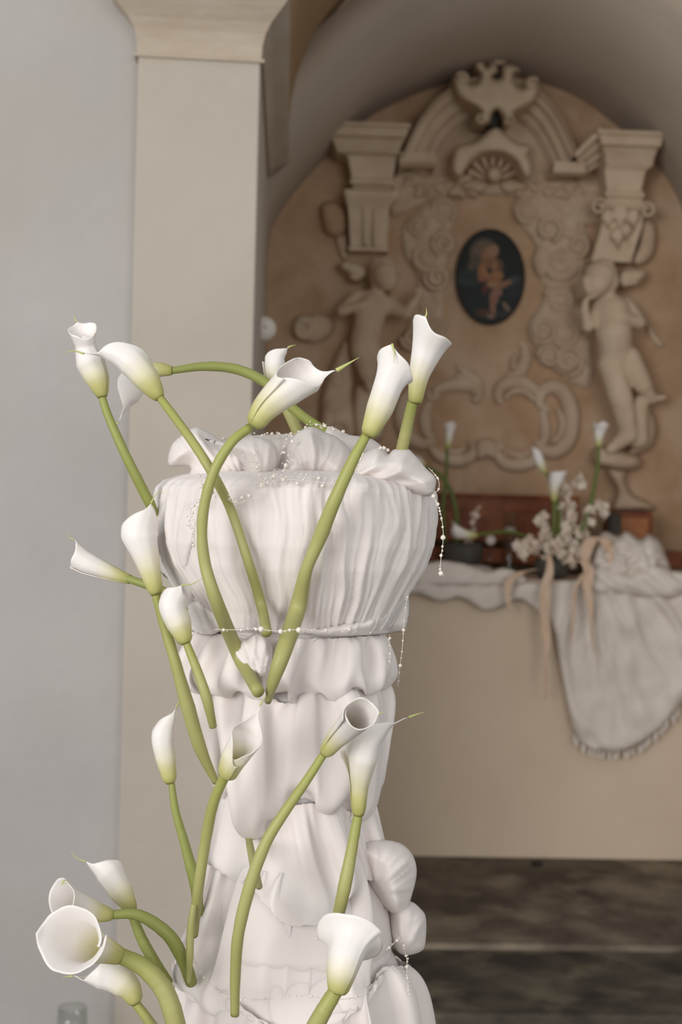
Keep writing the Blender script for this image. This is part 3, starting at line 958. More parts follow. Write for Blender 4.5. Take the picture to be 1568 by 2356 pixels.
def puff(name, ol, off, bulge, R=32, fan=None, nf=7.0, amp=0.006, back=0.02, m=None, sp=5, base=None, seed=0.0, soft=True, lift=None):
    """billow of chiffon: outline in pixels, standing off the drape; fan = point the folds radiate from (or direction angle)"""
    v, f, d = poly2d(ol, sp)
    h = dome(d, R)
    if soft:
        u_ = np.clip(d / (R * 1.6), 0, 1)
        h = 0.75 * (1 - (1 - u_) ** 2) + 0.25 * h
    ylo, yhi = v[:, 1].min(), v[:, 1].max()
    lift = (0.004 if base is None else 0.0) if lift is None else lift
    if base is None:
        back = 0.004
    Vf, Vb = [], []
    for i, (x, y) in enumerate(v):
        bd = base(x, y) if base else front(x, y)
        bd -= lift * ((y - ylo) / (yhi - ylo)) ** 1.5
        e = min(1.0, d[i] / (R * 0.45)) ** 0.7
        if isinstance(fan, tuple):
            dx, dy = x - fan[0], y - fan[1]
            rr = math.hypot(dx, dy)
            u = math.atan2(dy, dx) * nf * 0.30 + 0.25 * nz(x * 0.012, y * 0.012, seed)
            w_ = rr * 0.006
            near = min(1, rr / 50)
        else:
            an = fan or 0.0
            u = (x * math.cos(an) + y * math.sin(an)) * nf * 0.0042 + 0.3 * nz(x * 0.010, y * 0.010, seed)
            w_ = (-x * math.sin(an) + y * math.cos(an)) * 0.005
            near = 1
        fo = amp * near * (0.95 * crease(u, w_, seed) + 0.40 * crease(u * 2.6, w_ * 1.5, seed + 5)) + amp * 0.8 * nz(x * 0.013, y * 0.013, seed + 8)
        if base is None:
            bd += 0.008 * (1 - min(1.0, d[i] / 14)) * (1 if off < 0.011 else 0.5)
        z = bd - off - (0.62 if base else 0.42) * bulge * h[i] - 0.8 * fo * e
        Vf.append(P(x, y, z))
        Vb.append(P(x, y, bd - off + back * h[i]))
    nv = len(Vf)
    rim = d < 1e-3
    idx = [i if rim[i] else nv + j for j, i in enumerate(range(nv))]
    return link(name, Vf + Vb, list(f) + [tuple(idx[i] for i in t) for t in f], m or M_fab, ped)


top = lambda dd: (lambda x, y: dd)
# crown of ruffles on top
puff('beaded_netting', [(548, 1060), (560, 1018), (585, 1003), (640, 1000), (692, 996), (720, 1010), (720, 1080), (690, 1110), (560, 1112)], 0, 0.02, 26, fan=(640, 1140), nf=9, base=top(1.84), m=M_fab2, seed=1)
puff('top_ruffle', [(742, 1000), (748, 982), (770, 984), (800, 1000), (850, 1008), (884, 1034), (894, 1066), (840, 1090), (770, 1080)], 0, 0.03, 24, fan=(800, 1110), nf=7, base=top(1.80), m=M_fab2, seed=2)
puff('top_ruffle', [(404, 1118), (430, 1096), (436, 1074), (388, 1070), (394, 1026), (420, 1000), (452, 983), (484, 996), (520, 1016), (560, 1008), (606, 1008), (632, 1024), (637, 1062), (622, 1096), (584, 1110), (520, 1124), (450, 1128)],
     0, 0.07, 34, fan=(560, 1120), nf=7, amp=0.012, base=top(1.74), seed=4)
puff('top_ruffle', [(470, 1010), (520, 1016), (580, 1004), (624, 1020), (637, 1060), (620, 1094), (580, 1108), (560, 1070), (530, 1040)], 0, 0.05, 30, fan=(600, 1110), nf=6, amp=0.008, base=top(1.69), seed=5, m=M_fab2)
puff('top_ruffle', [(640, 1104), (646, 1050), (668, 1012), (692, 990), (718, 982), (746, 994), (776, 1006), (804, 1036), (808, 1086), (792, 1110), (740, 1116), (680, 1114)], 0, 0.08, 44, fan=(720, 1130), nf=6, amp=0.010, base=top(1.73), seed=6, m=M_fab2)
puff('top_ruffle', [(798, 1104), (812, 1072), (836, 1044), (870, 1030), (890, 1046), (906, 1034), (936, 1032), (956, 1050), (978, 1076), (999, 1096), (1002, 1114), (990, 1141), (940, 1137), (880, 1126), (830, 1116)],
     0, 0.07, 36, fan=(760, 1120), nf=12, amp=0.012, base=top(1.72), seed=9)
# shoulder fold at the left of the bowl
puff('side_fold', [(345, 1190), (356, 1158), (384, 1140), (420, 1136), (404, 1170), (388, 1220), (382, 1270), (390, 1330), (366, 1312), (348, 1260)], 0.002, 0.02, 22, fan=1.3, nf=4, amp=0.004, seed=10)
puff('side_fold', [(384, 1160), (430, 1136), (470, 1150), (460, 1220), (440, 1300), (450, 1380), (424, 1392), (396, 1340), (378, 1270), (376, 1200)], 0.0, 0.022, 26, fan=(430, 1480), nf=10, amp=0.006, seed=11)
# waist ruffles and gathered tiers
puff('waist_ruffle', [(690, 1452), (760, 1440), (840, 1424), (900, 1396), (936, 1374), (942, 1400), (934, 1444), (908, 1456), (840, 1462), (750, 1464)], 0.0, 0.02, 14, fan=0.35, nf=9, amp=0.006, seed=12)
puff('waist_ruffle', [(424, 1412), (436, 1384), (462, 1384), (500, 1410), (510, 1446), (480, 1462), (444, 1454), (430, 1436)], 0.006, 0.022, 20, fan=(500, 1460), nf=8, amp=0.006, seed=13)
puff('rosette_ruffle', [(530, 1492), (544, 1464), (566, 1470), (588, 1456), (612, 1468), (626, 1492), (622, 1540), (614, 1582), (602, 1592), (580, 1562), (552, 1532)], 0.024, 0.03, 20, fan=(600, 1600), nf=16, amp=0.014, seed=16)
puff('right_billow', [(822, 1956), (852, 1934), (884, 1932), (924, 1942), (950, 1970), (958, 2008), (948, 2056), (932, 2096), (900, 2100), (862, 2060), (836, 2006)], 0, 0.07, 44, fan=(860, 2060), nf=6, amp=0.010, base=top(1.78), seed=28)
puff('right_billow', [(896, 2100), (916, 2080), (944, 2074), (966, 2090), (979, 2112), (978, 2168), (966, 2190), (924, 2196), (898, 2160)], 0, 0.06, 26, fan=(930, 2190), nf=8, amp=0.008, base=top(1.80), seed=29)


# gathered tiers of chiffon between the ties: a small cloth relaxation (springs, gravity, the column as obstacle)
_cz = np.array([P((l + r) / 2, y, DC).z for y, l, r in PROF])[::-1]
_cx = np.array([P((l + r) / 2, y, DC).x for y, l, r in PROF])[::-1]
_cy = np.array([P((l + r) / 2, y, DC).y for y, l, r in PROF])[::-1]
_cr = np.array([(r - l) / 2 / F * DC for y, l, r in PROF])[::-1]


def tier(name, y0, y1, full, excess, core=0.90, N=320, steps=60, its=10, seed=0, top_r=0.93, bot_r=0.93, cell=0.0055, pleats=46, m=None, tilt=None, free=False, grav=0.10, amp=1.0, stiff=0.25):
    rs = np.random.RandomState(seed)
    ph = np.linspace(-math.pi, math.pi, N, endpoint=False)
    ex = np.array([excess(a) if callable(excess) else excess for a in ph])
    za = np.array([P(685, y0 + (tilt[0](a) if tilt else 0), DC).z for a in ph])
    zb = np.array([P(685, y1 + (tilt[1](a) if tilt else 0), DC).z for a in ph])
    Ln = float((za - zb).mean())
    Mr = max(10, int(Ln * float(ex.mean()) / cell))
    sfr = np.linspace(0, 1, Mr)[:, None]
    z = za[None] * (1 - sfr) + zb[None] * sfr
    R0 = np.interp(z, _cz, _cr)
    wob = np.array([[nz(math.cos(a) * 3 + seed, math.sin(a) * 3, q * 1.5) for a in ph] for q in np.linspace(0, 1, Mr)])
    phw = ph[None] + 0.06 * wob
    lo_ = np.array([[nz(a * 3.6 + .9 * q, seed * 1.7, q * .5) for a in ph] for q in np.linspace(0, 1, Mr)])
    hi_ = np.array([[nz(a * 11 + 1.4 * q, seed * 2.9 + 5, q * .7) for a in ph] for q in np.linspace(0, 1, Mr)])
    wrap = np.clip((math.pi - np.abs(ph)) / 0.4, 0, 1)[None]
    pl = amp * wrap * (0.030 * lo_ * np.sin(math.pi * np.clip(sfr * .9 + .05, 0, 1)) + 0.007 * hi_)
    edge = top_r * (1 - sfr) + bot_r * sfr
    bow = np.sin(math.pi * sfr) * 0.22 * Ln * (ex - 1.0)[None] ** 0.5
    r = R0 * edge + pl + bow + 0.004 * wob
    dirx = -FW.x * np.cos(ph) + _r0.x * np.sin(ph)
    diry = -FW.y * np.cos(ph) + _r0.y * np.sin(ph)
    p = np.stack([np.interp(z, _cz, _cx) + r * dirx[None], np.interp(z, _cz, _cy) + r * diry[None], z], 2)
    p += rs.normal(0, 0.0006, p.shape)
    pin0, pin1 = p[0].copy(), p[-1].copy()
    restv = (np.linalg.norm(p[0] - p[-1], axis=1) * ex / (Mr - 1))
    resth = 2 * math.pi * float(R0.mean()) * full / N
    v = np.zeros_like(p)
    dt = 1 / 40.0

    def solve(a, b, rest, k):
        dlt = b - a
        ln = np.sqrt((dlt ** 2).sum(-1)) + 1e-9
        c = (k * 0.5 * (ln - rest) / ln)[..., None] * dlt
        return c

    for st in range(steps):
        v[..., 2] -= 9.8 * dt * grav
        q = p + v * dt
        for it in range(its):
            for o in (0, 1):                                     # along the fall
                a, b = q[o:-1:2], q[o + 1::2]
                n_ = min(len(a), len(b))
                c = solve(a[:n_], b[:n_], restv[None], 1.0)
                q[o:-1:2][:n_] += c
                q[o + 1::2][:n_] -= c
            for o in (0, 1):                                     # around the column
                qq = np.roll(q, -o, 1)
                c = solve(qq[:, 0::2], qq[:, 1::2], resth, 0.9)
                qq[:, 0::2] += c
                qq[:, 1::2] -= c
                q = np.roll(qq, o, 1)
            if it % 2 == 0:                                      # bending: keep neighbours further along from folding together
                for dv, kv in ((3, .22), (6, .22)):
                    if Mr > dv + 4:
                        c = np.where((((q[dv:] - q[:-dv]) ** 2).sum(-1) < (dv * restv[None] * .93) ** 2)[..., None], solve(q[:-dv], q[dv:], dv * restv[None] * .93, kv), 0)
                        q[:-dv] += c * .6
                        q[dv:] -= c * .6
                for dh, kh in ((4, stiff), (9, stiff)):
                    q2 = np.roll(q, -dh, 1)
                    c = np.where((((q2 - q) ** 2).sum(-1) < (dh * resth * .94) ** 2)[..., None], solve(q, q2, dh * resth * .94, kh), 0) * .6
                    q = q + c - np.roll(c, dh, 1)
            q[0] = pin0
            if not free:
                q[-1] = pin1
            cx_, cy_ = np.interp(q[..., 2], _cz, _cx), np.interp(q[..., 2], _cz, _cy)
            rc = np.interp(q[..., 2], _cz, _cr) * core
            dx, dy = q[..., 0] - cx_, q[..., 1] - cy_
            rr = np.sqrt(dx * dx + dy * dy) + 1e-9
            f_ = np.maximum(1.0, rc / rr)
            q[..., 0], q[..., 1] = cx_ + dx * f_, cy_ + dy * f_
        v = (q - p) / dt * 0.90
        p = q
    # light smoothing
    for _ in range(2):
        s_ = p.copy()
        s_[1:-1] = 0.5 * p[1:-1] + 0.125 * (p[:-2] + p[2:] + np.roll(p, 1, 1)[1:-1] + np.roll(p, -1, 1)[1:-1])
        p = s_
    V = [Vector(x) for x in p.reshape(-1, 3)]
    Fc = []
    for i in range(Mr - 1):
        for k in range(N):
            a, b = i * N + k, i * N + (k + 1) % N
            Fc.append((a, b, b + N, a + N))
    o = link(name, V, Fc, m or M_fab, ped)
    md = o.modifiers.new('subsurf', 'SUBSURF')
    md.levels = md.render_levels = 1
    return o


bump_at = lambda a, c, w: math.exp(-((a - c) / w) ** 2)
tier('gathered_tier', 1450, 1566, 1.38, lambda a: 1.45 + .15 * math.sin(3 * a + 1) + .40 * bump_at(a, -1.0, .5), seed=3)
tier('gathered_tier', 1560, 1822, 1.34, lambda a: 1.08 + .30 * bump_at(a, -.45, .3) + .14 * bump_at(a, .5, .3) - .05 * bump_at(a, .02, .12), seed=5, core=.90, bot_r=.86, grav=.012,
     tilt=(lambda a: 30 * bump_at(a, -.1, .22), lambda a: 46 * bump_at(a, -.55, .35) - 20 * bump_at(a, .1, .2) + 50 * bump_at(a, 1.1, .4)))
tier('gathered_tier', 1812, 1962, 1.42, lambda a: 1.5 + .95 * bump_at(a, .05, .38) + .2 * math.sin(2 * a + 1), seed=8, core=.98, bot_r=.95, amp=1.5, grav=.28,
     tilt=(lambda a: 40 * bump_at(a, -.55, .35) + 50 * bump_at(a, 1.1, .4), lambda a: -16 * bump_at(a, -1.2, .5)))
_lowtie = lambda a: 62 * bump_at(a, 0, .5) - 46 * bump_at(a, 1.0, .45) - 10 * bump_at(a, -1.0, .4)
tier('gathered_tier', 1944, 2232, 1.34, lambda a: 1.09 + .30 * bump_at(a, 1.0, .4) + .28 * bump_at(a, -1.0, .45) + .04 * math.sin(7 * a), seed=11, core=.84, top_r=.84, amp=.6, grav=.07, tilt=(lambda a: -20 * bump_at(a, .9, .4), _lowtie))
tier('gathered_tier', 2226, 2780, 1.36, lambda a: 1.04, seed=17, cell=.008, tilt=(_lowtie, lambda a: 0))

# ------------------------------------------------------------------ calla lilies
def calla(label, stem, sw, ax, hw, roll=0.0, sm=0.6, flare=0.35, curl=0.0, tip=None, group='callas on the pedestal', tipw=5, sd=M_stem, mats=None, ext=0.16, ov=0.35, name='calla_lily', seg=46, rowsn=30, gather=0.0, rimwave=0.09, thick=0.0009):
    """stem: pixels (x, y[, depth]); ax: flower axis base to tip; hw: half widths in pixels; roll: side the tip lies on (0 = towards us, 90 = clockwise of the axis)"""
    def d3(p, off=0.018):
        return tuple(p) if len(p) == 3 else (p[0], p[1], front(p[0], p[1], off))
    stem = [d3(p) for p in stem]
    root = empty(name, P(*stem[-1]), label, 'calla lily', group)
    s = crom(stem, 60)
    pts = [P(*q) for q in s]
    rad = [lerp_list(sw, i / 59) / 2 / F * s[i][2] * (1 + 0.05 * nz(i * .3, seg + ax[0][0])) for i in range(60)]
    Vs, Fs = tube(pts, rad, 14)
    link('stem', Vs, Fs, sd, root, attr=[1 - i // 14 / 59 for i in range(len(Vs))])
    A = crom([d3(p, .03) for p in ax], 80)
    AP = [P(*q) for q in A]
    sl = [0]
    for i in range(79):
        sl.append(sl[-1] + (AP[i + 1] - AP[i]).length)
    Ltot = sl[-1]
    Tn = [(AP[min(i + 1, 79)] - AP[max(i - 1, 0)]).normalized() for i in range(80)]
    fr = []
    N0 = -FW - Tn[0] * (-FW).dot(Tn[0])
    if N0.length < 0.2:
        N0 = UP - Tn[0] * UP.dot(Tn[0])
    N0.normalize()
    for i in range(80):
        N0 = (N0 - Tn[i] * N0.dot(Tn[i])).normalized()
        fr.append((N0.copy(), Tn[i].cross(N0)))
    ro = math.radians(roll)
    hw = [sw[0] / 2 + 1.0, hw[0] * .75 + hw[1] * .25] + list(hw[1:])
    hw = [float(np.interp(q_, [0, .05] + list(np.linspace(0, 1, len(hw) - 1)[1:]), hw)) for q_ in np.linspace(0, 1, 41)]
    dmid = A[40][2]

    def at(t):
        if t >= 1:
            return AP[-1] + Tn[-1] * (t - 1) * Ltot, fr[-1], Tn[-1]
        u = np.interp(t * Ltot, sl, np.arange(80))
        i = int(min(78, u))
        k = u - i
        return AP[i].lerp(AP[i + 1], k), (fr[i][0].lerp(fr[i + 1][0], k).normalized(), fr[i][1].lerp(fr[i + 1][1], k).normalized()), Tn[i]

    V, att = [], []
    rnd = ax[0][0] * 0.37
    for j in range(seg + 1):
        q = -1 + 2 * j / seg              # -1 .. 1 across the petal
        ph = q * (math.pi + ov)
        u = min(1.0, abs(ph) / math.pi)
        smax = 1 - (1 - sm) * u ** 1.3 + rimwave * nz(q * 3, rnd)
        smax += ext * max(0, 1 - abs(ph) / 0.75) ** 2.2
        for i in range(rowsn + 1):
            vv = i / rowsn
            t = vv * smax
            wpx = lerp_list(hw, min(1, t))
            r = wpx / F * dmid
            e = max(0, (vv - 0.62) / 0.38)
            r *= 1 + flare * e * e * (0.55 + 0.45 * u) + 0.03 * nz(q * 4, vv * 3, rnd)
            r *= 1 + 0.012 * math.sin(q * 26 + 3 * nz(q * 5, rnd)) * min(1, vv * 2)
            r *= 1 + 0.10 * (ph / (math.pi + ov)) * min(1, vv * 3)
            tt = t - curl * e * e * 0.25 * (0.3 + 0.7 * u)
            c, (n1, b1), T = at(max(0, tt))
            a = ph * (1 - gather * max(0, t - .5)) + ro
            V.append(c + (n1 * math.cos(a) + b1 * math.sin(a)) * max(r, 0.0006))
            att.append(min(1, t))
    Fc = []
    k = rowsn + 1
    for j in range(seg):
        for i in range(rowsn):
            Fc.append((j * k + i, j * k + i + 1, (j + 1) * k + i + 1, (j + 1) * k + i))
    sp_ = link('spathe', V, Fc, mats or M_spathe, root, attr=att)
    md = sp_.modifiers.new('solidify', 'SOLIDIFY')
    md.thickness, md.offset = thick, 0
    if tip:
        tp = [P(*q_) for q_ in crom([d3(p, .03) for p in tip], 20)]
        sh = V[(seg // 2) * k + rowsn] - tp[0]
        link('tip', *tube([q_ + sh for q_ in tp], [max(0.0003, tipw / 2 / F * dmid * (1 - i / 20)) for i in range(20)], 8), M_tip, root)
    return root


D = 1.70
calla('upright calla bud-shaped bloom at the upper left above the pedestal', [(234, 912, D), (250, 960, D), (290, 1050, D), (330, 1130, 1.71), (350, 1172, 1.72), (362, 1230, 1.76)], [18, 22, 24, 24],
      [(236, 914, D), (224, 870, D), (202, 812, D), (190, 752, D - .01)], [11, 27, 33, 22, 30], roll=205, sm=.88, flare=.15, ext=.05, tip=[(176, 757, D), (169, 748, D), (168, 740, D)], tipw=4, sd=M_stem_d, ov=.5)
calla('horizontal calla with its tip crossing the upper left bud', [(367, 914, 1.65), (400, 958, 1.63), (445, 1020, 1.60), (490, 1092, 1.585), (530, 1172), (570, 1290), (600, 1390), (613, 1456, 1.60)], [19, 22, 23, 22, 24, 25],
      [(368, 916, 1.65), (332, 868, 1.65), (292, 826, 1.65), (246, 806, 1.65), (206, 808, 1.65)], [13, 28, 31, 24, 5], roll=-65, sm=.42, flare=.2, ext=.08, tip=[(206, 810, 1.65), (184, 804, 1.65), (158, 808, 1.65)], tipw=5)
calla('drooping sheer calla behind the horizontal one, on a long arching stem', [(393, 853, 1.78), (470, 843, 1.79), (545, 850, 1.80), (610, 880, 1.80), (660, 928, 1.80), (710, 968, 1.80), (770, 1004, 1.80), (815, 1032, 1.80)], [16, 22, 24, 24, 22, 20],
      [(396, 853, 1.78), (358, 852, 1.78), (322, 872, 1.78), (292, 912, 1.78), (278, 946, 1.78)], [10, 18, 26, 26, 5], roll=-60, sm=.5, flare=.5, tip=[(279, 944, 1.78), (266, 952, 1.78), (266, 964, 1.78)], tipw=4, sd=M_stem_d)
calla('open calla pointing right with a long green tip, above the beaded ruffle', [(574, 984, 1.57), (532, 1018, 1.56), (490, 1090, 1.56), (466, 1190, 1.57), (470, 1290, 1.58), (500, 1390, 1.59), (548, 1505), (594, 1592, 1.60)], [22, 24, 25, 25, 29, 33, 33, 29],
      [(582, 982, 1.57), (614, 936, 1.57), (668, 890, 1.57), (728, 852, 1.57), (762, 846, 1.57)], [20, 31, 40, 42, 10], roll=140, sm=.5, flare=.2, ext=.06, tip=[(756, 852, 1.57), (780, 838, 1.57), (808, 822, 1.57)], tipw=11)
calla('narrow calla half hidden behind the arching stem', [(634, 900, 1.84), (664, 948, 1.84), (692, 1010, 1.84)], [20, 28, 28],
      [(644, 896, 1.84), (630, 862, 1.84), (634, 824, 1.84), (654, 798, 1.84)], [10, 20, 22, 8], roll=60, sm=.6, flare=.2, ext=.06, tip=[(652, 800, 1.84), (660, 796, 1.84), (670, 794, 1.84)], tipw=5)
calla('tall folded calla with a thick twisted stem right of centre', [(842, 1002, 1.58), (812, 1058, 1.58), (770, 1150, 1.585), (734, 1240), (704, 1312), (684, 1400), (654, 1492, 1.60), (630, 1562, 1.60), (616, 1614, 1.63)], [22, 28, 32, 35, 28, 38, 42, 36, 16],
      [(846, 1004, 1.58), (870, 944, 1.58), (894, 878, 1.58), (922, 806, 1.58)], [16, 30, 33, 40], roll=-30, sm=.74, flare=.35, curl=.5, ext=.04, tip=[(900, 784, 1.555), (905, 806, 1.55), (904, 828, 1.55)], tipw=6)
calla('topmost upright calla with fanned petal, in front of the altarpiece', [(948, 926, 1.70), (936, 980, 1.71), (924, 1034, 1.72), (916, 1070, 1.74)], [24, 28, 28],
      [(954, 928, 1.70), (962, 868, 1.70), (982, 800, 1.70), (1002, 740, 1.69)], [14, 22, 35, 46], roll=-30, sm=.66, flare=.25, ext=.06, tip=[(999, 736, 1.67), (1001, 728, 1.67), (1000, 716, 1.67)], tipw=5, rimwave=.1)
calla('cream calla leaning against the left shoulder of the pedestal', [(358, 1368, 1.69), (378, 1440, 1.69), (402, 1520, 1.69), (430, 1620, 1.70), (460, 1720, 1.71), (496, 1800, 1.73)], [20, 24, 27, 34, 30, 16],
      [(360, 1368, 1.69), (338, 1292, 1.69), (322, 1226, 1.69), (338, 1166, 1.69)], [14, 26, 38, 16], roll=25, sm=.6, flare=.5, ext=.05, tip=[(338, 1168, 1.68), (350, 1146, 1.68), (362, 1140, 1.68), (367, 1146, 1.68)], tipw=4)
calla('slender calla reaching far left at mid height', [(284, 1328, 1.78), (335, 1345, 1.77), (380, 1362, 1.77), (438, 1398, 1.77)], [18, 20, 18],
      [(300, 1334, 1.78), (246, 1314, 1.78), (200, 1294, 1.78), (164, 1268, 1.78)], [9, 17, 24, 22], roll=100, sm=.85, flare=.3, ext=.08, tip=[(162, 1254, 1.78), (152, 1250, 1.78), (152, 1240, 1.78)], tipw=4, sd=M_stem_d)
calla('small cupped calla beside the waist at the left', [(428, 1478, 1.66), (456, 1550, 1.655), (476, 1610, 1.655), (490, 1672, 1.67)], [18, 22, 25, 18],
      [(428, 1480, 1.66), (410, 1434, 1.66), (396, 1392, 1.66), (414, 1350, 1.66)], [13, 28, 30, 14], roll=10, sm=.55, flare=.4, ext=.05, tip=[(416, 1352, 1.65), (440, 1350, 1.64), (472, 1332, 1.63)], tipw=4)
calla('closed cream calla standing left of the lower waist', [(394, 1800, 1.72), (404, 1868, 1.72), (426, 1946, 1.72), (450, 2040, 1.72), (456, 2100, 1.74)], [15, 20, 26, 26],
      [(392, 1802, 1.72), (380, 1744, 1.72), (374, 1692, 1.72), (398, 1636, 1.72)], [13, 23, 26, 6], roll=30, sm=.7, flare=.15, ext=.06, tip=[(396, 1642, 1.71), (406, 1622, 1.71), (411, 1606, 1.71)], tipw=5, sd=M_stem_d)
calla('open calla showing its beige throat at the centre of the drape', [(518, 1782, 1.59), (490, 1850, 1.61), (470, 1950, 1.64), (454, 2060, 1.66), (444, 2150, 1.70)], [24, 26, 25, 24],
      [(520, 1786, 1.59), (538, 1748, 1.58), (566, 1700, 1.575), (592, 1640, 1.575)], [20, 30, 36, 8], roll=185, sm=.32, flare=.1, ext=.04, tip=[(592, 1642, 1.575), (598, 1630, 1.575), (606, 1618, 1.575)], tipw=5)
calla('trumpet calla with round open mouth at the lower right', [(746, 1732, 1.575), (702, 1800, 1.57), (652, 1872, 1.565), (610, 1942, 1.565), (574, 2040, 1.57), (548, 2150, 1.58), (541, 2250, 1.60), (540, 2336, 1.61)], [18, 22, 25, 28, 30, 28, 25, 20],
      [(746, 1734, 1.575), (778, 1696, 1.555), (810, 1664, 1.525), (836, 1640, 1.485)], [14, 25, 31, 28], roll=120, sm=.86, flare=.25, ext=.05, tip=[(866, 1626, 1.47), (880, 1624, 1.47)], tipw=4)
calla('wide calla with pointed tip beside the trumpet one', [(824, 1870, 1.62), (808, 1958, 1.62), (788, 2060, 1.62), (774, 2118, 1.64)], [22, 26, 32, 28],
      [(824, 1874, 1.62), (828, 1790, 1.61), (842, 1712, 1.60), (884, 1662, 1.60), (926, 1648, 1.60)], [15, 20, 34, 26, 5], roll=60, sm=.5, flare=.5, ext=.04, tip=[(918, 1652, 1.60), (940, 1644, 1.60), (954, 1640, 1.60)], tipw=7)
calla('flared calla seen from below at the bottom right of the drape', [(774, 2276, 1.52), (744, 2326, 1.52), (716, 2380, 1.53), (690, 2440, 1.56)], [34, 42, 46],
      [(776, 2284, 1.52), (786, 2236, 1.522), (798, 2192, 1.53), (808, 2150, 1.55)], [20, 36, 44, 52], roll=-160, sm=.88, flare=.75, curl=.35, ext=.7, tip=[(752, 2160, 1.52), (724, 2192, 1.52), (690, 2218, 1.52)], tipw=6, seg=60)
calla('half open calla with wiry tip at the lower left', [(300, 2094, 1.72), (326, 2160, 1.72), (356, 2214, 1.72), (386, 2262, 1.73)], [20, 26, 26],
      [(304, 2096, 1.72), (274, 2046, 1.72), (244, 2004, 1.72), (206, 1974, 1.72)], [12, 26, 28, 10], roll=-60, sm=.62, flare=.3, ext=.03, tip=[(206, 1976, 1.72), (182, 1966, 1.72), (172, 1950, 1.72)], tipw=4, sd=M_stem_d)
calla('ivory calla facing left above the large open one', [(256, 2104, 1.67), (320, 2106, 1.67), (386, 2150, 1.67), (422, 2210, 1.68), (440, 2260, 1.71)], [20, 28, 32, 28],
      [(258, 2106, 1.67), (212, 2096, 1.66), (166, 2080, 1.64), (132, 2062, 1.62)], [12, 26, 30, 34], roll=80, sm=.75, flare=.35, ext=.12, tip=[(124, 2062, 1.60), (118, 2072, 1.60), (134, 2066, 1.60)], tipw=4, sd=M_stem_d)
calla('large wide open calla facing us at the lower left', [(270, 2196, 1.60), (330, 2226, 1.60), (378, 2280, 1.60), (404, 2356, 1.60), (412, 2420, 1.61)], [36, 44, 46, 44],
      [(276, 2200, 1.60), (236, 2184, 1.59), (194, 2168, 1.57), (156, 2156, 1.54)], [18, 34, 46, 62], roll=215, sm=.80, flare=.35, ext=.08, ov=.2, seg=60, rimwave=.03)
calla('white calla lying sideways below the large open one', [(312, 2308, 1.64), (340, 2346, 1.64), (372, 2392, 1.65), (400, 2430, 1.67)], [20, 26, 28],
      [(314, 2308, 1.64), (292, 2270, 1.64), (248, 2246, 1.64), (176, 2240, 1.64)], [14, 30, 30, 5], roll=-80, sm=.5, flare=.3, ext=.03, tip=[(182, 2240, 1.64), (158, 2242, 1.64)], tipw=5)

# loose green stems tucked behind the folds
for lab, st, ww in (('short green stem tucked under the central swag', [(566, 1868), (572, 1930), (586, 2000, 1.62), (596, 2040, 1.64)], [10, 16, 20, 16]),
                    ('pale green stem along the left edge of the lower drape', [(446, 2080, 1.66), (438, 2140, 1.66), (436, 2210, 1.66), (434, 2262, 1.67)], [14, 18, 18, 8])):
    st = [tuple(p) if len(p) == 3 else (p[0], p[1], front(p[0], p[1], .03)) for p in st]
    c = crom(st, 30)
    Vs, Fs = tube([P(*q) for q in c], [lerp_list(ww, i / 29) / 2 / F * 1.66 for i in range(30)], 12)
    tag(link('cut_flower_stalk', Vs, Fs, M_stem, attr=[.5] * len(Vs)), lab, 'stem')


# ------------------------------------------------------------------ pearls
def sphere_mesh(name, m, seg=14, rings=9):
    V, Fc = lathe((0, 0, 0), [(math.sin(a), -math.cos(a)) for a in np.linspace(0, math.pi, rings)], seg)
    me = bpy.data.meshes.new(name)
    me.from_pydata([tuple(v) for v in V], [], Fc)
    me.materials.append(m)
    me.polygons.foreach_set('use_smooth', [True] * len(me.polygons))
    return me


PEARL = sphere_mesh('pearl', M_pearl)


def strand(label, path, big, n_small, wob=3.0, group='pearl garlands'):
    """path in pixels with depth; big = [(t, radius px)]; small seed beads along the thread"""
    path = [tuple(p) if len(p) == 3 else (p[0], p[1], front(p[0], p[1], .012)) for p in path]
    c = crom(path, 80)
    root = empty('pearl_strand', P(*c[0]), label, 'pearl strand', group)
    pts = [P(*q) for q in c]
    link('thread', *tube(pts, [0.0004] * 80, 5), M_white, root)
    V, Fc = [], []
    for k in range(n_small):
        t = (k + random.uniform(.1, .9)) / n_small
        q = c[int(t * 79)]
        rr = random.uniform(1.4, 2.7) / F * q[2]
        cc = P(q[0] + random.uniform(-wob, wob), q[1] + random.uniform(-wob, wob), q[2])
        V, Fc = merge((V, Fc), lathe(cc, [(rr * math.sin(a), -rr * math.cos(a)) for a in np.linspace(0, math.pi, 5)], 7))
    o = link('seed_beads', V, Fc, M_pearl, root)
    o['kind'] = 'stuff'
    for t, r in big:
        q = c[int(t * 79)]
        instance('pearl', PEARL, P(q[0] + random.uniform(-wob, wob) * .6, q[1] + random.uniform(-wob, wob) * .6, q[2]), root, scale=r / F * q[2])
    return root


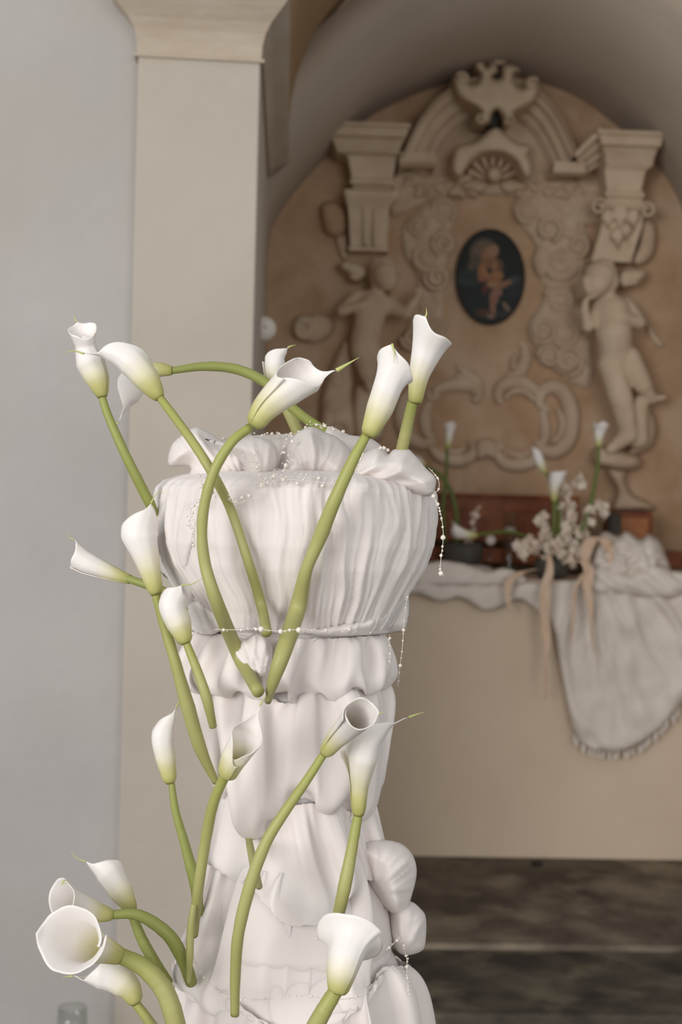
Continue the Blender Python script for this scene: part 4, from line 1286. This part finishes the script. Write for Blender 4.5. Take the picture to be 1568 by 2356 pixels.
tt = lambda n, a=3.5, b=6.0: [((k + .5) / n, random.uniform(a, b)) for k in range(n)]
strand('pearl strand hanging free off the right shoulder of the drape', [(985, 1076, 1.72), (1006, 1100, 1.71), (1009, 1124, 1.71), (996, 1140, 1.70), (1006, 1160, 1.70), (1016, 1196, 1.70), (1019, 1240, 1.70), (1014, 1285, 1.70), (1013, 1316, 1.70), (1022, 1326, 1.70)],
       [(.12, 3), (.22, 3), (.30, 5.5), (.37, 4.5), (.44, 3), (.5, 3), (.57, 3), (.66, 6), (.74, 3), (.82, 4), (.965, 6), (.93, 3)], 16, 1)
strand('pearl strand tied around the waist of the drape', [(492, 1448, 1.60), (540, 1449, 1.585), (590, 1447, 1.575), (640, 1452, 1.57), (690, 1448, 1.57), (750, 1452, 1.575), (800, 1450, 1.59), (860, 1454, 1.63)],
       [(.07, 4), (.17, 3.5), (.30, 7), (.27, 4), (.42, 6), (.47, 4), (.54, 7), (.70, 3.5), (.86, 4)], 16, 3)
strand('thin pearl strand dangling below the right waist ruffle', [(938, 1366, 1.74), (932, 1400, 1.74), (928, 1450, 1.75), (924, 1500, 1.75), (918, 1545, 1.76), (915, 1580, 1.77)], [(.05, 4), (.40, 4.5), (.78, 4.5)], 12, 1)
strand('beaded edge along the back rim of the crown', [(505, 1012, 1.80), (560, 1006, 1.81), (590, 1002, 1.815), (640, 1000, 1.815), (690, 996, 1.815), (720, 976, 1.79), (760, 986, 1.77), (800, 1000, 1.77)], tt(14, 2.5, 4.5), 50, 6)
strand('pearl cluster across the front of the crown', [(452, 1106, 1.63), (500, 1128, 1.61), (540, 1158, 1.60), (570, 1150, 1.60), (600, 1120, 1.61), (650, 1104, 1.62), (700, 1106, 1.62), (745, 1112, 1.62), (775, 1118, 1.62)], tt(18, 2.5, 5.5), 50, 16)
strand('pearls scattered over the left ruffle', [(575, 1040, 1.625), (584, 1075, 1.62), (590, 1100, 1.62), (612, 1108, 1.62), (640, 1092, 1.62), (668, 1070, 1.66), (662, 1040, 1.68), (672, 1015, 1.70)], tt(12, 2.5, 5.5), 40, 16)
strand('seed pearls down the left front of the bowl', [(480, 1126, 1.63), (462, 1150, 1.625), (440, 1170, 1.64), (438, 1200, 1.64), (448, 1230, 1.635), (450, 1262, 1.63)], tt(10, 2.5, 4.5), 30, 9)
strand('pearls along the edge of the right ruffle beside the thick stem', [(838, 1034, 1.64), (826, 1060, 1.635), (812, 1086, 1.635), (806, 1100, 1.635)], tt(8, 3, 4.5), 16, 4)
strand('pearls on the top of the right ruffle', [(870, 1032, 1.64), (884, 1030, 1.64), (896, 1038, 1.64)], tt(3, 4, 6), 4, 2)
strand('pearls edging the right end of the waist ruffle', [(895, 1460, 1.70), (897, 1490, 1.72), (896, 1530, 1.74)], tt(4, 2.5, 4), 8, 2)
strand('seed pearls along the lower tie of the drape', [(432, 2180, 1.66), (480, 2260), (530, 2290), (600, 2300), (690, 2290), (770, 2300), (850, 2290)], tt(9, 2.5, 4), 26, 6)
strand('pearls at the right hand lower tie of the drape', [(860, 2186), (894, 2180), (920, 2160, 1.70), (934, 2200, 1.72), (936, 2240, 1.72), (940, 2290, 1.72)], tt(8, 2.5, 4), 16, 4)

# ------------------------------------------------------------------ on the altar
# linen runner with a long rounded fall at the right
cl = empty('altar_cloth', Q(1300, 1330, TABLE - .03), 'creased off-white linen draped over the altar front with fringed rounded fall', 'tablecloth')


def cloth(name, ol, Y, bulge, R, fold, seed, amp, m=M_cloth, sp=8, back=0.015):
    v, f, d = poly2d(ol, sp)
    h = dome(d, R)
    A_, B_ = [], []
    for i, (x, y) in enumerate(v):
        e = min(1, d[i] / R)
        g = fold(x, y)
        A_.append(Q(x, y, Y - bulge * h[i] - amp * g * e - amp * .7 * e * nz(x * .02, y * .02, seed)))
        B_.append(Q(x, y, Y + back * h[i]))
    nv = len(A_)
    idx = [i if d[i] < 1e-3 else nv + i for i in range(nv)]
    return link(name, A_ + B_, list(f) + [tuple(idx[i] for i in t) for t in f], m, cl)


TF = TABLE - 0.045
cloth('front_fall', [(880, 1334), (940, 1330), (1010, 1328), (1100, 1332), (1200, 1337), (1300, 1337), (1360, 1322), (1420, 1312), (1500, 1312), (1620, 1330), (1640, 1440), (1610, 1540), (1560, 1630), (1500, 1692), (1450, 1722), (1404, 1730), (1350, 1718),
                      (1318, 1680), (1300, 1600), (1286, 1520), (1268, 1440), (1240, 1410), (1196, 1380), (1150, 1398), (1110, 1404), (1060, 1376), (1010, 1384), (950, 1366), (890, 1390)], TF, 0.010, 14,
      lambda x, y: (2.2 * crease(math.atan2(y - 1120, x - 1330) * 4.2, math.hypot(x - 1330, y - 1120) * .003, 3) + .6 * crease(math.atan2(y - 1120, x - 1330) * 11, y * .006, 6)) * min(1, max(.12, (x - 1215) / 60)), 2.0, 0.020, sp=7)
cloth('top_fold', [(900, 1322), (960, 1300), (1020, 1290), (1080, 1300), (1120, 1314), (1160, 1306), (1200, 1322), (1214, 1338), (1180, 1348), (1060, 1350), (950, 1346)], TF - 0.008, 0.012, 14, lambda x, y: ridge(x / 60 + y / 50), 4.0, 0.008)
cloth('folded_pad', [(996, 1304), (1030, 1298), (1090, 1298), (1130, 1306), (1136, 1326), (1060, 1330), (990, 1326)], 5.93, 0.10, 10, lambda x, y: ridge(x / 40), 7.0, 0.006, back=0.08)
cloth('bunched_cloth', [(1372, 1240), (1390, 1222), (1420, 1232), (1440, 1220), (1470, 1240), (1490, 1228), (1516, 1244), (1532, 1280), (1540, 1320), (1480, 1340), (1400, 1346), (1352, 1330), (1356, 1280)], TABLE + 0.08, 0.10, 36, lambda x, y: ridge(x / 36 + y / 60 + nz(x * .03, y * .03)), 5.0, 0.05, sp=6)
cloth('bunched_cloth', [(1340, 1320), (1380, 1300), (1440, 1318), (1500, 1296), (1560, 1320), (1600, 1350), (1540, 1380), (1440, 1372), (1360, 1366)], TABLE - 0.03, 0.05, 24, lambda x, y: ridge(x / 50 - y / 40), 6.0, 0.02, sp=7)
# fringe tassels along the rounded hem
tm_v, tm_f = lathe((0, 0, 0), [(0.002, 0), (0.005, -0.006), (0.004, -0.012), (0.007, -0.03), (0, -0.031)], 8)
TAS = bpy.data.meshes.new('tassel')
TAS.from_pydata([tuple(v) for v in tm_v], [], tm_f)
TAS.materials.append(M_cloth)
for (x, y, *_r2) in crom([(1322, 1692), (1350, 1720), (1404, 1731), (1450, 1724), (1500, 1694), (1560, 1632)], 26):
    instance('tassel', TAS, Q(x, y - 2, TF - .004), cl, rot=(0, random.uniform(-.3, .3), 0))


def ribbon(label, path, wpx, Y, tw=0.6):
    c = crom(path, 50)
    V, Fc = [], []
    for i, (x, y) in enumerate(c):
        ww = lerp_list(wpx, i / 49) / 2
        a = 0.5 * math.sin(i * .22) * tw
        for s in (-1, -.33, .33, 1):
            dx = s * ww * math.cos(a)
            dy_ = s * ww * math.sin(a) / F * Y + .006 * math.sin(i * .5 + s * 3)
            V.append(Q(x + dx, y, Y + dy_ - .01 * abs(s)))
    for i in range(49):
        for k in range(3):
            p = i * 4 + k
            Fc.append((p, p + 1, p + 5, p + 4))
    o = link('silk_ribbon', V, Fc, M_ribbon)
    md = o.modifiers.new('solidify', 'SOLIDIFY')
    md.thickness = 0.0015
    return tag(o, label, 'ribbon', 'peach ribbons on the altar')


TR = TF - 0.07
ribbon('longest peach silk ribbon hanging down the altar front from the flower bowl', [(1262, 1276), (1264, 1310), (1254, 1360), (1252, 1420), (1258, 1480), (1256, 1540), (1254, 1606)], [10, 24, 26, 24, 14, 8, 4], TR)
ribbon('short peach ribbon hanging left of the flower bowl', [(1230, 1310), (1196, 1318), (1172, 1336), (1168, 1370), (1172, 1408)], [16, 26, 22, 14, 5], TR)
ribbon('wide peach ribbon loop falling right of the flower bowl', [(1300, 1296), (1338, 1290), (1354, 1312), (1350, 1350), (1358, 1400), (1362, 1470), (1366, 1500)], [14, 24, 26, 20, 10, 6, 3], TR)
ribbon('narrow peach ribbon over the upper edge of the rounded linen fall', [(1340, 1320), (1322, 1360), (1318, 1420), (1312, 1480)], [10, 9, 8, 3], TR)
ribbon('peach ribbon bunched on top of the linen heap', [(1352, 1316), (1348, 1270), (1366, 1236), (1396, 1250), (1404, 1300)], [10, 26, 34, 26, 12], TABLE - .05)


# flower bowls
def bowl_at(px, py, hw, hpx, Y, label, base=None):
    c = Q(px, py, Y)
    c.z = tz if base is None else Q(px, base, Y).z
    s = Y / F
    r, h = hw * s, hpx * s
    root = empty('flower_bowl', c, label, 'bowl', 'flower bowls on the altar')
    link('bowl_body', *lathe(c, [(r * .62, 0), (r * .9, h * .25), (r, h * .62), (r * .94, h), (r * .88, h), (r * .9, h * .6), (r * .55, h * .2), (0, h * .18)], 36), M_pot, root)
    link('pin_holder', *lathe(c, [(r * .5, h * .22), (r * .5, h * .45), (0, h * .45)], 20), M_black, root)
    return root


YB1, YB2 = 5.95, 5.64
bowl_at(1062, 1300, 48, 54, YB1, 'grey ceramic flower bowl near the pedestal', 1302)
bowl_at(1268, 1336, 42, 46, YB2, 'dark flower bowl with blossom branches and trailing ribbons')


def acalla(label, st, w, ax, hw, roll, sm=.7, Y=5.8, tip=None):
    f3 = lambda p: (p[0], p[1], Q(p[0], p[1], Y).dot(FW) - C0.dot(FW))
    return calla(label, [f3(p) for p in st], w, [f3(p) for p in ax], hw, roll, sm, .4, 0, [f3(p) for p in tip] if tip else None, 'callas on the altar', 3, M_stem_b, None, .1, .35, 'calla_lily', 24, 14, thick=.001)


acalla('upright calla on the altar beside the pedestal', [(1028, 1028), (1026, 1090), (1018, 1180), (1026, 1285)], [7, 9, 10, 10], [(1029, 1032), (1032, 1006), (1034, 990), (1034, 974)], [4, 8, 9, 13], 20, .8, YB1)
acalla('bowed calla on the altar with its head behind the pedestal', [(975, 1072), (1010, 1092), (1036, 1130), (1050, 1190), (1048, 1285)], [9, 11, 12, 11], [(978, 1074), (962, 1062), (944, 1060)], [5, 10, 12], 20, .7, YB1)
acalla('fallen calla lying over the bowls on the altar', [(1096, 1230), (1130, 1226), (1170, 1224), (1206, 1234), (1240, 1262), (1262, 1296)], [7, 8, 8, 7], [(1098, 1231), (1072, 1230), (1050, 1220), (1034, 1204)], [5, 10, 11, 6], 100, .6, 5.75)
acalla('tall right calla rising from the blossom bowl', [(1376, 1024), (1374, 1070), (1364, 1130), (1346, 1200), (1300, 1300)], [8, 10, 11, 11], [(1377, 1028), (1377, 1004), (1380, 988), (1382, 972)], [5, 9, 12, 17], 160, .85, YB2)
acalla('short calla in the middle of the blossom bowl', [(1274, 1150), (1274, 1190), (1270, 1250), (1268, 1300)], [8, 11, 11, 10], [(1274, 1154), (1274, 1124), (1280, 1100), (1296, 1080)], [5, 10, 17, 7], 60, .65, YB2)
acalla('leaning calla bud left of the blossoms', [(1252, 1086), (1268, 1110), (1286, 1180), (1276, 1300)], [5, 7, 8, 8], [(1254, 1090), (1244, 1070), (1236, 1050), (1228, 1030)], [4, 10, 10, 4], -40, .7, YB2)

# blossom branches: five-petalled blossoms on twigs
pv_, pf_ = [], []
for k in range(5):
    a = 2 * math.pi * k / 5
    ca_, sa_ = math.cos(a), math.sin(a)
    o_ = len(pv_)
    for (x, y, z) in ((0.1, 0, 0), (.45, -.36, .12), (.9, -.34, .34), (1.05, 0, .36), (.9, .34, .34), (.45, .36, .12), (.55, 0, .02)):
        pv_.append((x * ca_ - y * sa_, x * sa_ + y * ca_, z))
    pf_ += [tuple(o_ + i for i in t) for t in ((0, 1, 6), (1, 2, 6), (2, 3, 6), (3, 4, 6), (4, 5, 6), (5, 0, 6))]
BLO = bpy.data.meshes.new('blossom')
BLO.from_pydata(pv_, [], pf_)
BLO.materials.append(M_blossom)


def branch(label, path, Y, n, spread=9, r=12):
    n = int(n * 1.3)
    c = crom(path, 30)
    root = empty('blossom_branch', Q(c[0][0], c[0][1], Y), label, 'branch', 'blossom branches on the altar')
    link('twig', *tube([Q(x, y, Y) for x, y in c], [(.0035 - .002 * i / 29) for i in range(30)], 6), M_twig, root)
    for k in range(n):
        q = c[int(29 * (.35 + .65 * (k + random.random()) / n)) if k < n else 29]
        p = Q(q[0] + random.gauss(0, spread), q[1] + random.gauss(0, spread), Y - random.uniform(-.03, .05))
        instance('blossom', BLO, p, root, rot=(random.uniform(.6, 2.4), random.uniform(-.9, .9), random.uniform(0, 6)), scale=random.uniform(.8, 1.2) * r / F * Y)
    return root


branch('blossom branch standing up left of the middle calla', [(1262, 1300), (1258, 1260), (1250, 1220), (1242, 1192)], YB2 - .03, 16, 7)
branch('tallest blossom branch behind the middle calla', [(1272, 1300), (1290, 1240), (1300, 1180), (1304, 1130), (1330, 1102)], YB2 + .05, 34, 13)
branch('blossom twig drooping to the left over the bowl', [(1264, 1302), (1240, 1270), (1216, 1250), (1204, 1262), (1208, 1286)], YB2 - .04, 16, 8)
branch('blossom branch leaning right with a full cluster at its end', [(1276, 1300), (1310, 1260), (1344, 1210), (1372, 1176), (1386, 1152)], YB2 + .02, 26, 12)
branch('short blossom twig over the right rim of the bowl', [(1272, 1306), (1296, 1292), (1318, 1280), (1342, 1262)], YB2 - .05, 16, 7)
branch('dense blossom twig in the centre of the bowl', [(1266, 1306), (1276, 1270), (1292, 1246), (1304, 1226)], YB2 - .04, 18, 9)
branch('thin dried blossom spray in the bowl near the pedestal', [(1062, 1290), (1074, 1250), (1086, 1210), (1094, 1166)], YB1 - .02, 14, 4, 6)

# candles
c = Q(1172, 1262, 6.02)
c.z = tz
s = 6.02 / F
gv = empty('glass_cylinder_candle', c, 'tall clear glass cylinder with floating white candle on the altar', 'candle')
h = (1262 - 1118) * s
link('glass', *lathe(c, [(0.001, .004), (17 * s, .004), (18 * s, .012), (18 * s, h), (16.6 * s, h), (16.6 * s, .014), (0.001, .012)], 40), M_glass, gv)
zc = (1262 - 1166) * s
link('floating_candle', *lathe(c + Vector((0, 0, zc)), [(0.0, 0), (9 * s, 1 * s), (15 * s, 6 * s), (15 * s, 9 * s), (6 * s, 13 * s), (0, 14 * s)], 24), M_wax, gv)
link('wick', *tube([c + Vector((0, 0, zc + 13 * s)), c + Vector((.001, 0, zc + 19 * s))], [.0012, .0008], 6), M_black, gv)
c = Q(1128, 1256, 5.9)
c.z = tz
rb = 12 * 5.9 / F
cb = Q(1128, 1243, 5.9)
vt = empty('votive_candle', c, 'small round white candle in a low glass on the altar', 'candle')
hh = cb.z - tz
link('glass_foot', *lathe(c, [(rb * 1.1, 0), (rb * 1.1, .006), (rb * .3, .012), (rb * .25, hh - rb * .9), (rb * .5, hh - rb * .8), (0, hh - rb * .8)], 24), M_glass, vt)
link('wax_ball', *lathe(cb, [(rb * math.sin(a), -rb * math.cos(a)) for a in np.linspace(0, math.pi, 12)], 24), M_wax, vt)
dk = Q(1412, 1240, 5.98)
dk.z = tz
rk = 20 * 5.98 / F
tag(link('dark_vase', *lathe(dk, [(rk * .7, 0), (rk, .04), (rk, .10), (rk * .7, (Q(1412, 1180, 5.98).z - tz)), (rk * .6, (Q(1412, 1180, 5.98).z - tz)), (rk * .7, .06), (0, .05)], 24), M_pot), 'dark grey vase behind the blossom branch on the altar', 'vase')

# white fitting on the hidden side of the pier
gl = empty('wall_fitting', Vector((px_r, 4.75, Q(620, 755, 4.75).z)), 'round white porcelain fitting on the inner side of the pier', 'fitting')
gc = Q(607, 756, 4.75)
gr_ = 28 * 4.75 / F
V, Fc = lathe((0, 0, 0), [(gr_ * math.sin(a), -gr_ * math.cos(a)) for a in np.linspace(0, math.pi, 14)], 28)
link('dome', [Vector((v.x, v.y * .6, v.z)) + gc for v in V], Fc, M_white, gl)
V, Fc = lathe((0, 0, 0), [(.004 * math.sin(a), -.004 * math.cos(a)) for a in np.linspace(0, math.pi, 6)], 10)
link('screw', [v + gc + Vector((.004, -gr_ * .6, .002)) for v in V], Fc, M_black, gl)

# clear glass on the floor against the left wall
c = Q(166, 2356, 3.62)
c.z = 0
s = 3.62 / F
h = Q(166, 2316, 3.62).z
gg = empty('glass_vase', c, 'clear glass candle vase standing on the floor by the left wall', 'vase')
link('glass', *lathe(c, [(0.001, 0), (30 * s, 0), (34 * s, .02), (35 * s, h * .8), (33 * s, h), (31.6 * s, h), (33.4 * s, h * .8), (32 * s, .03), (0.001, .012)], 40), M_glass, gg)
link('candle', *lathe(c + Vector((0, 0, .0125)), [(24 * s, 0), (25 * s, .01), (25 * s, h * .45), (10 * s, h * .47), (0, h * .46)], 28), M_wax, gg)
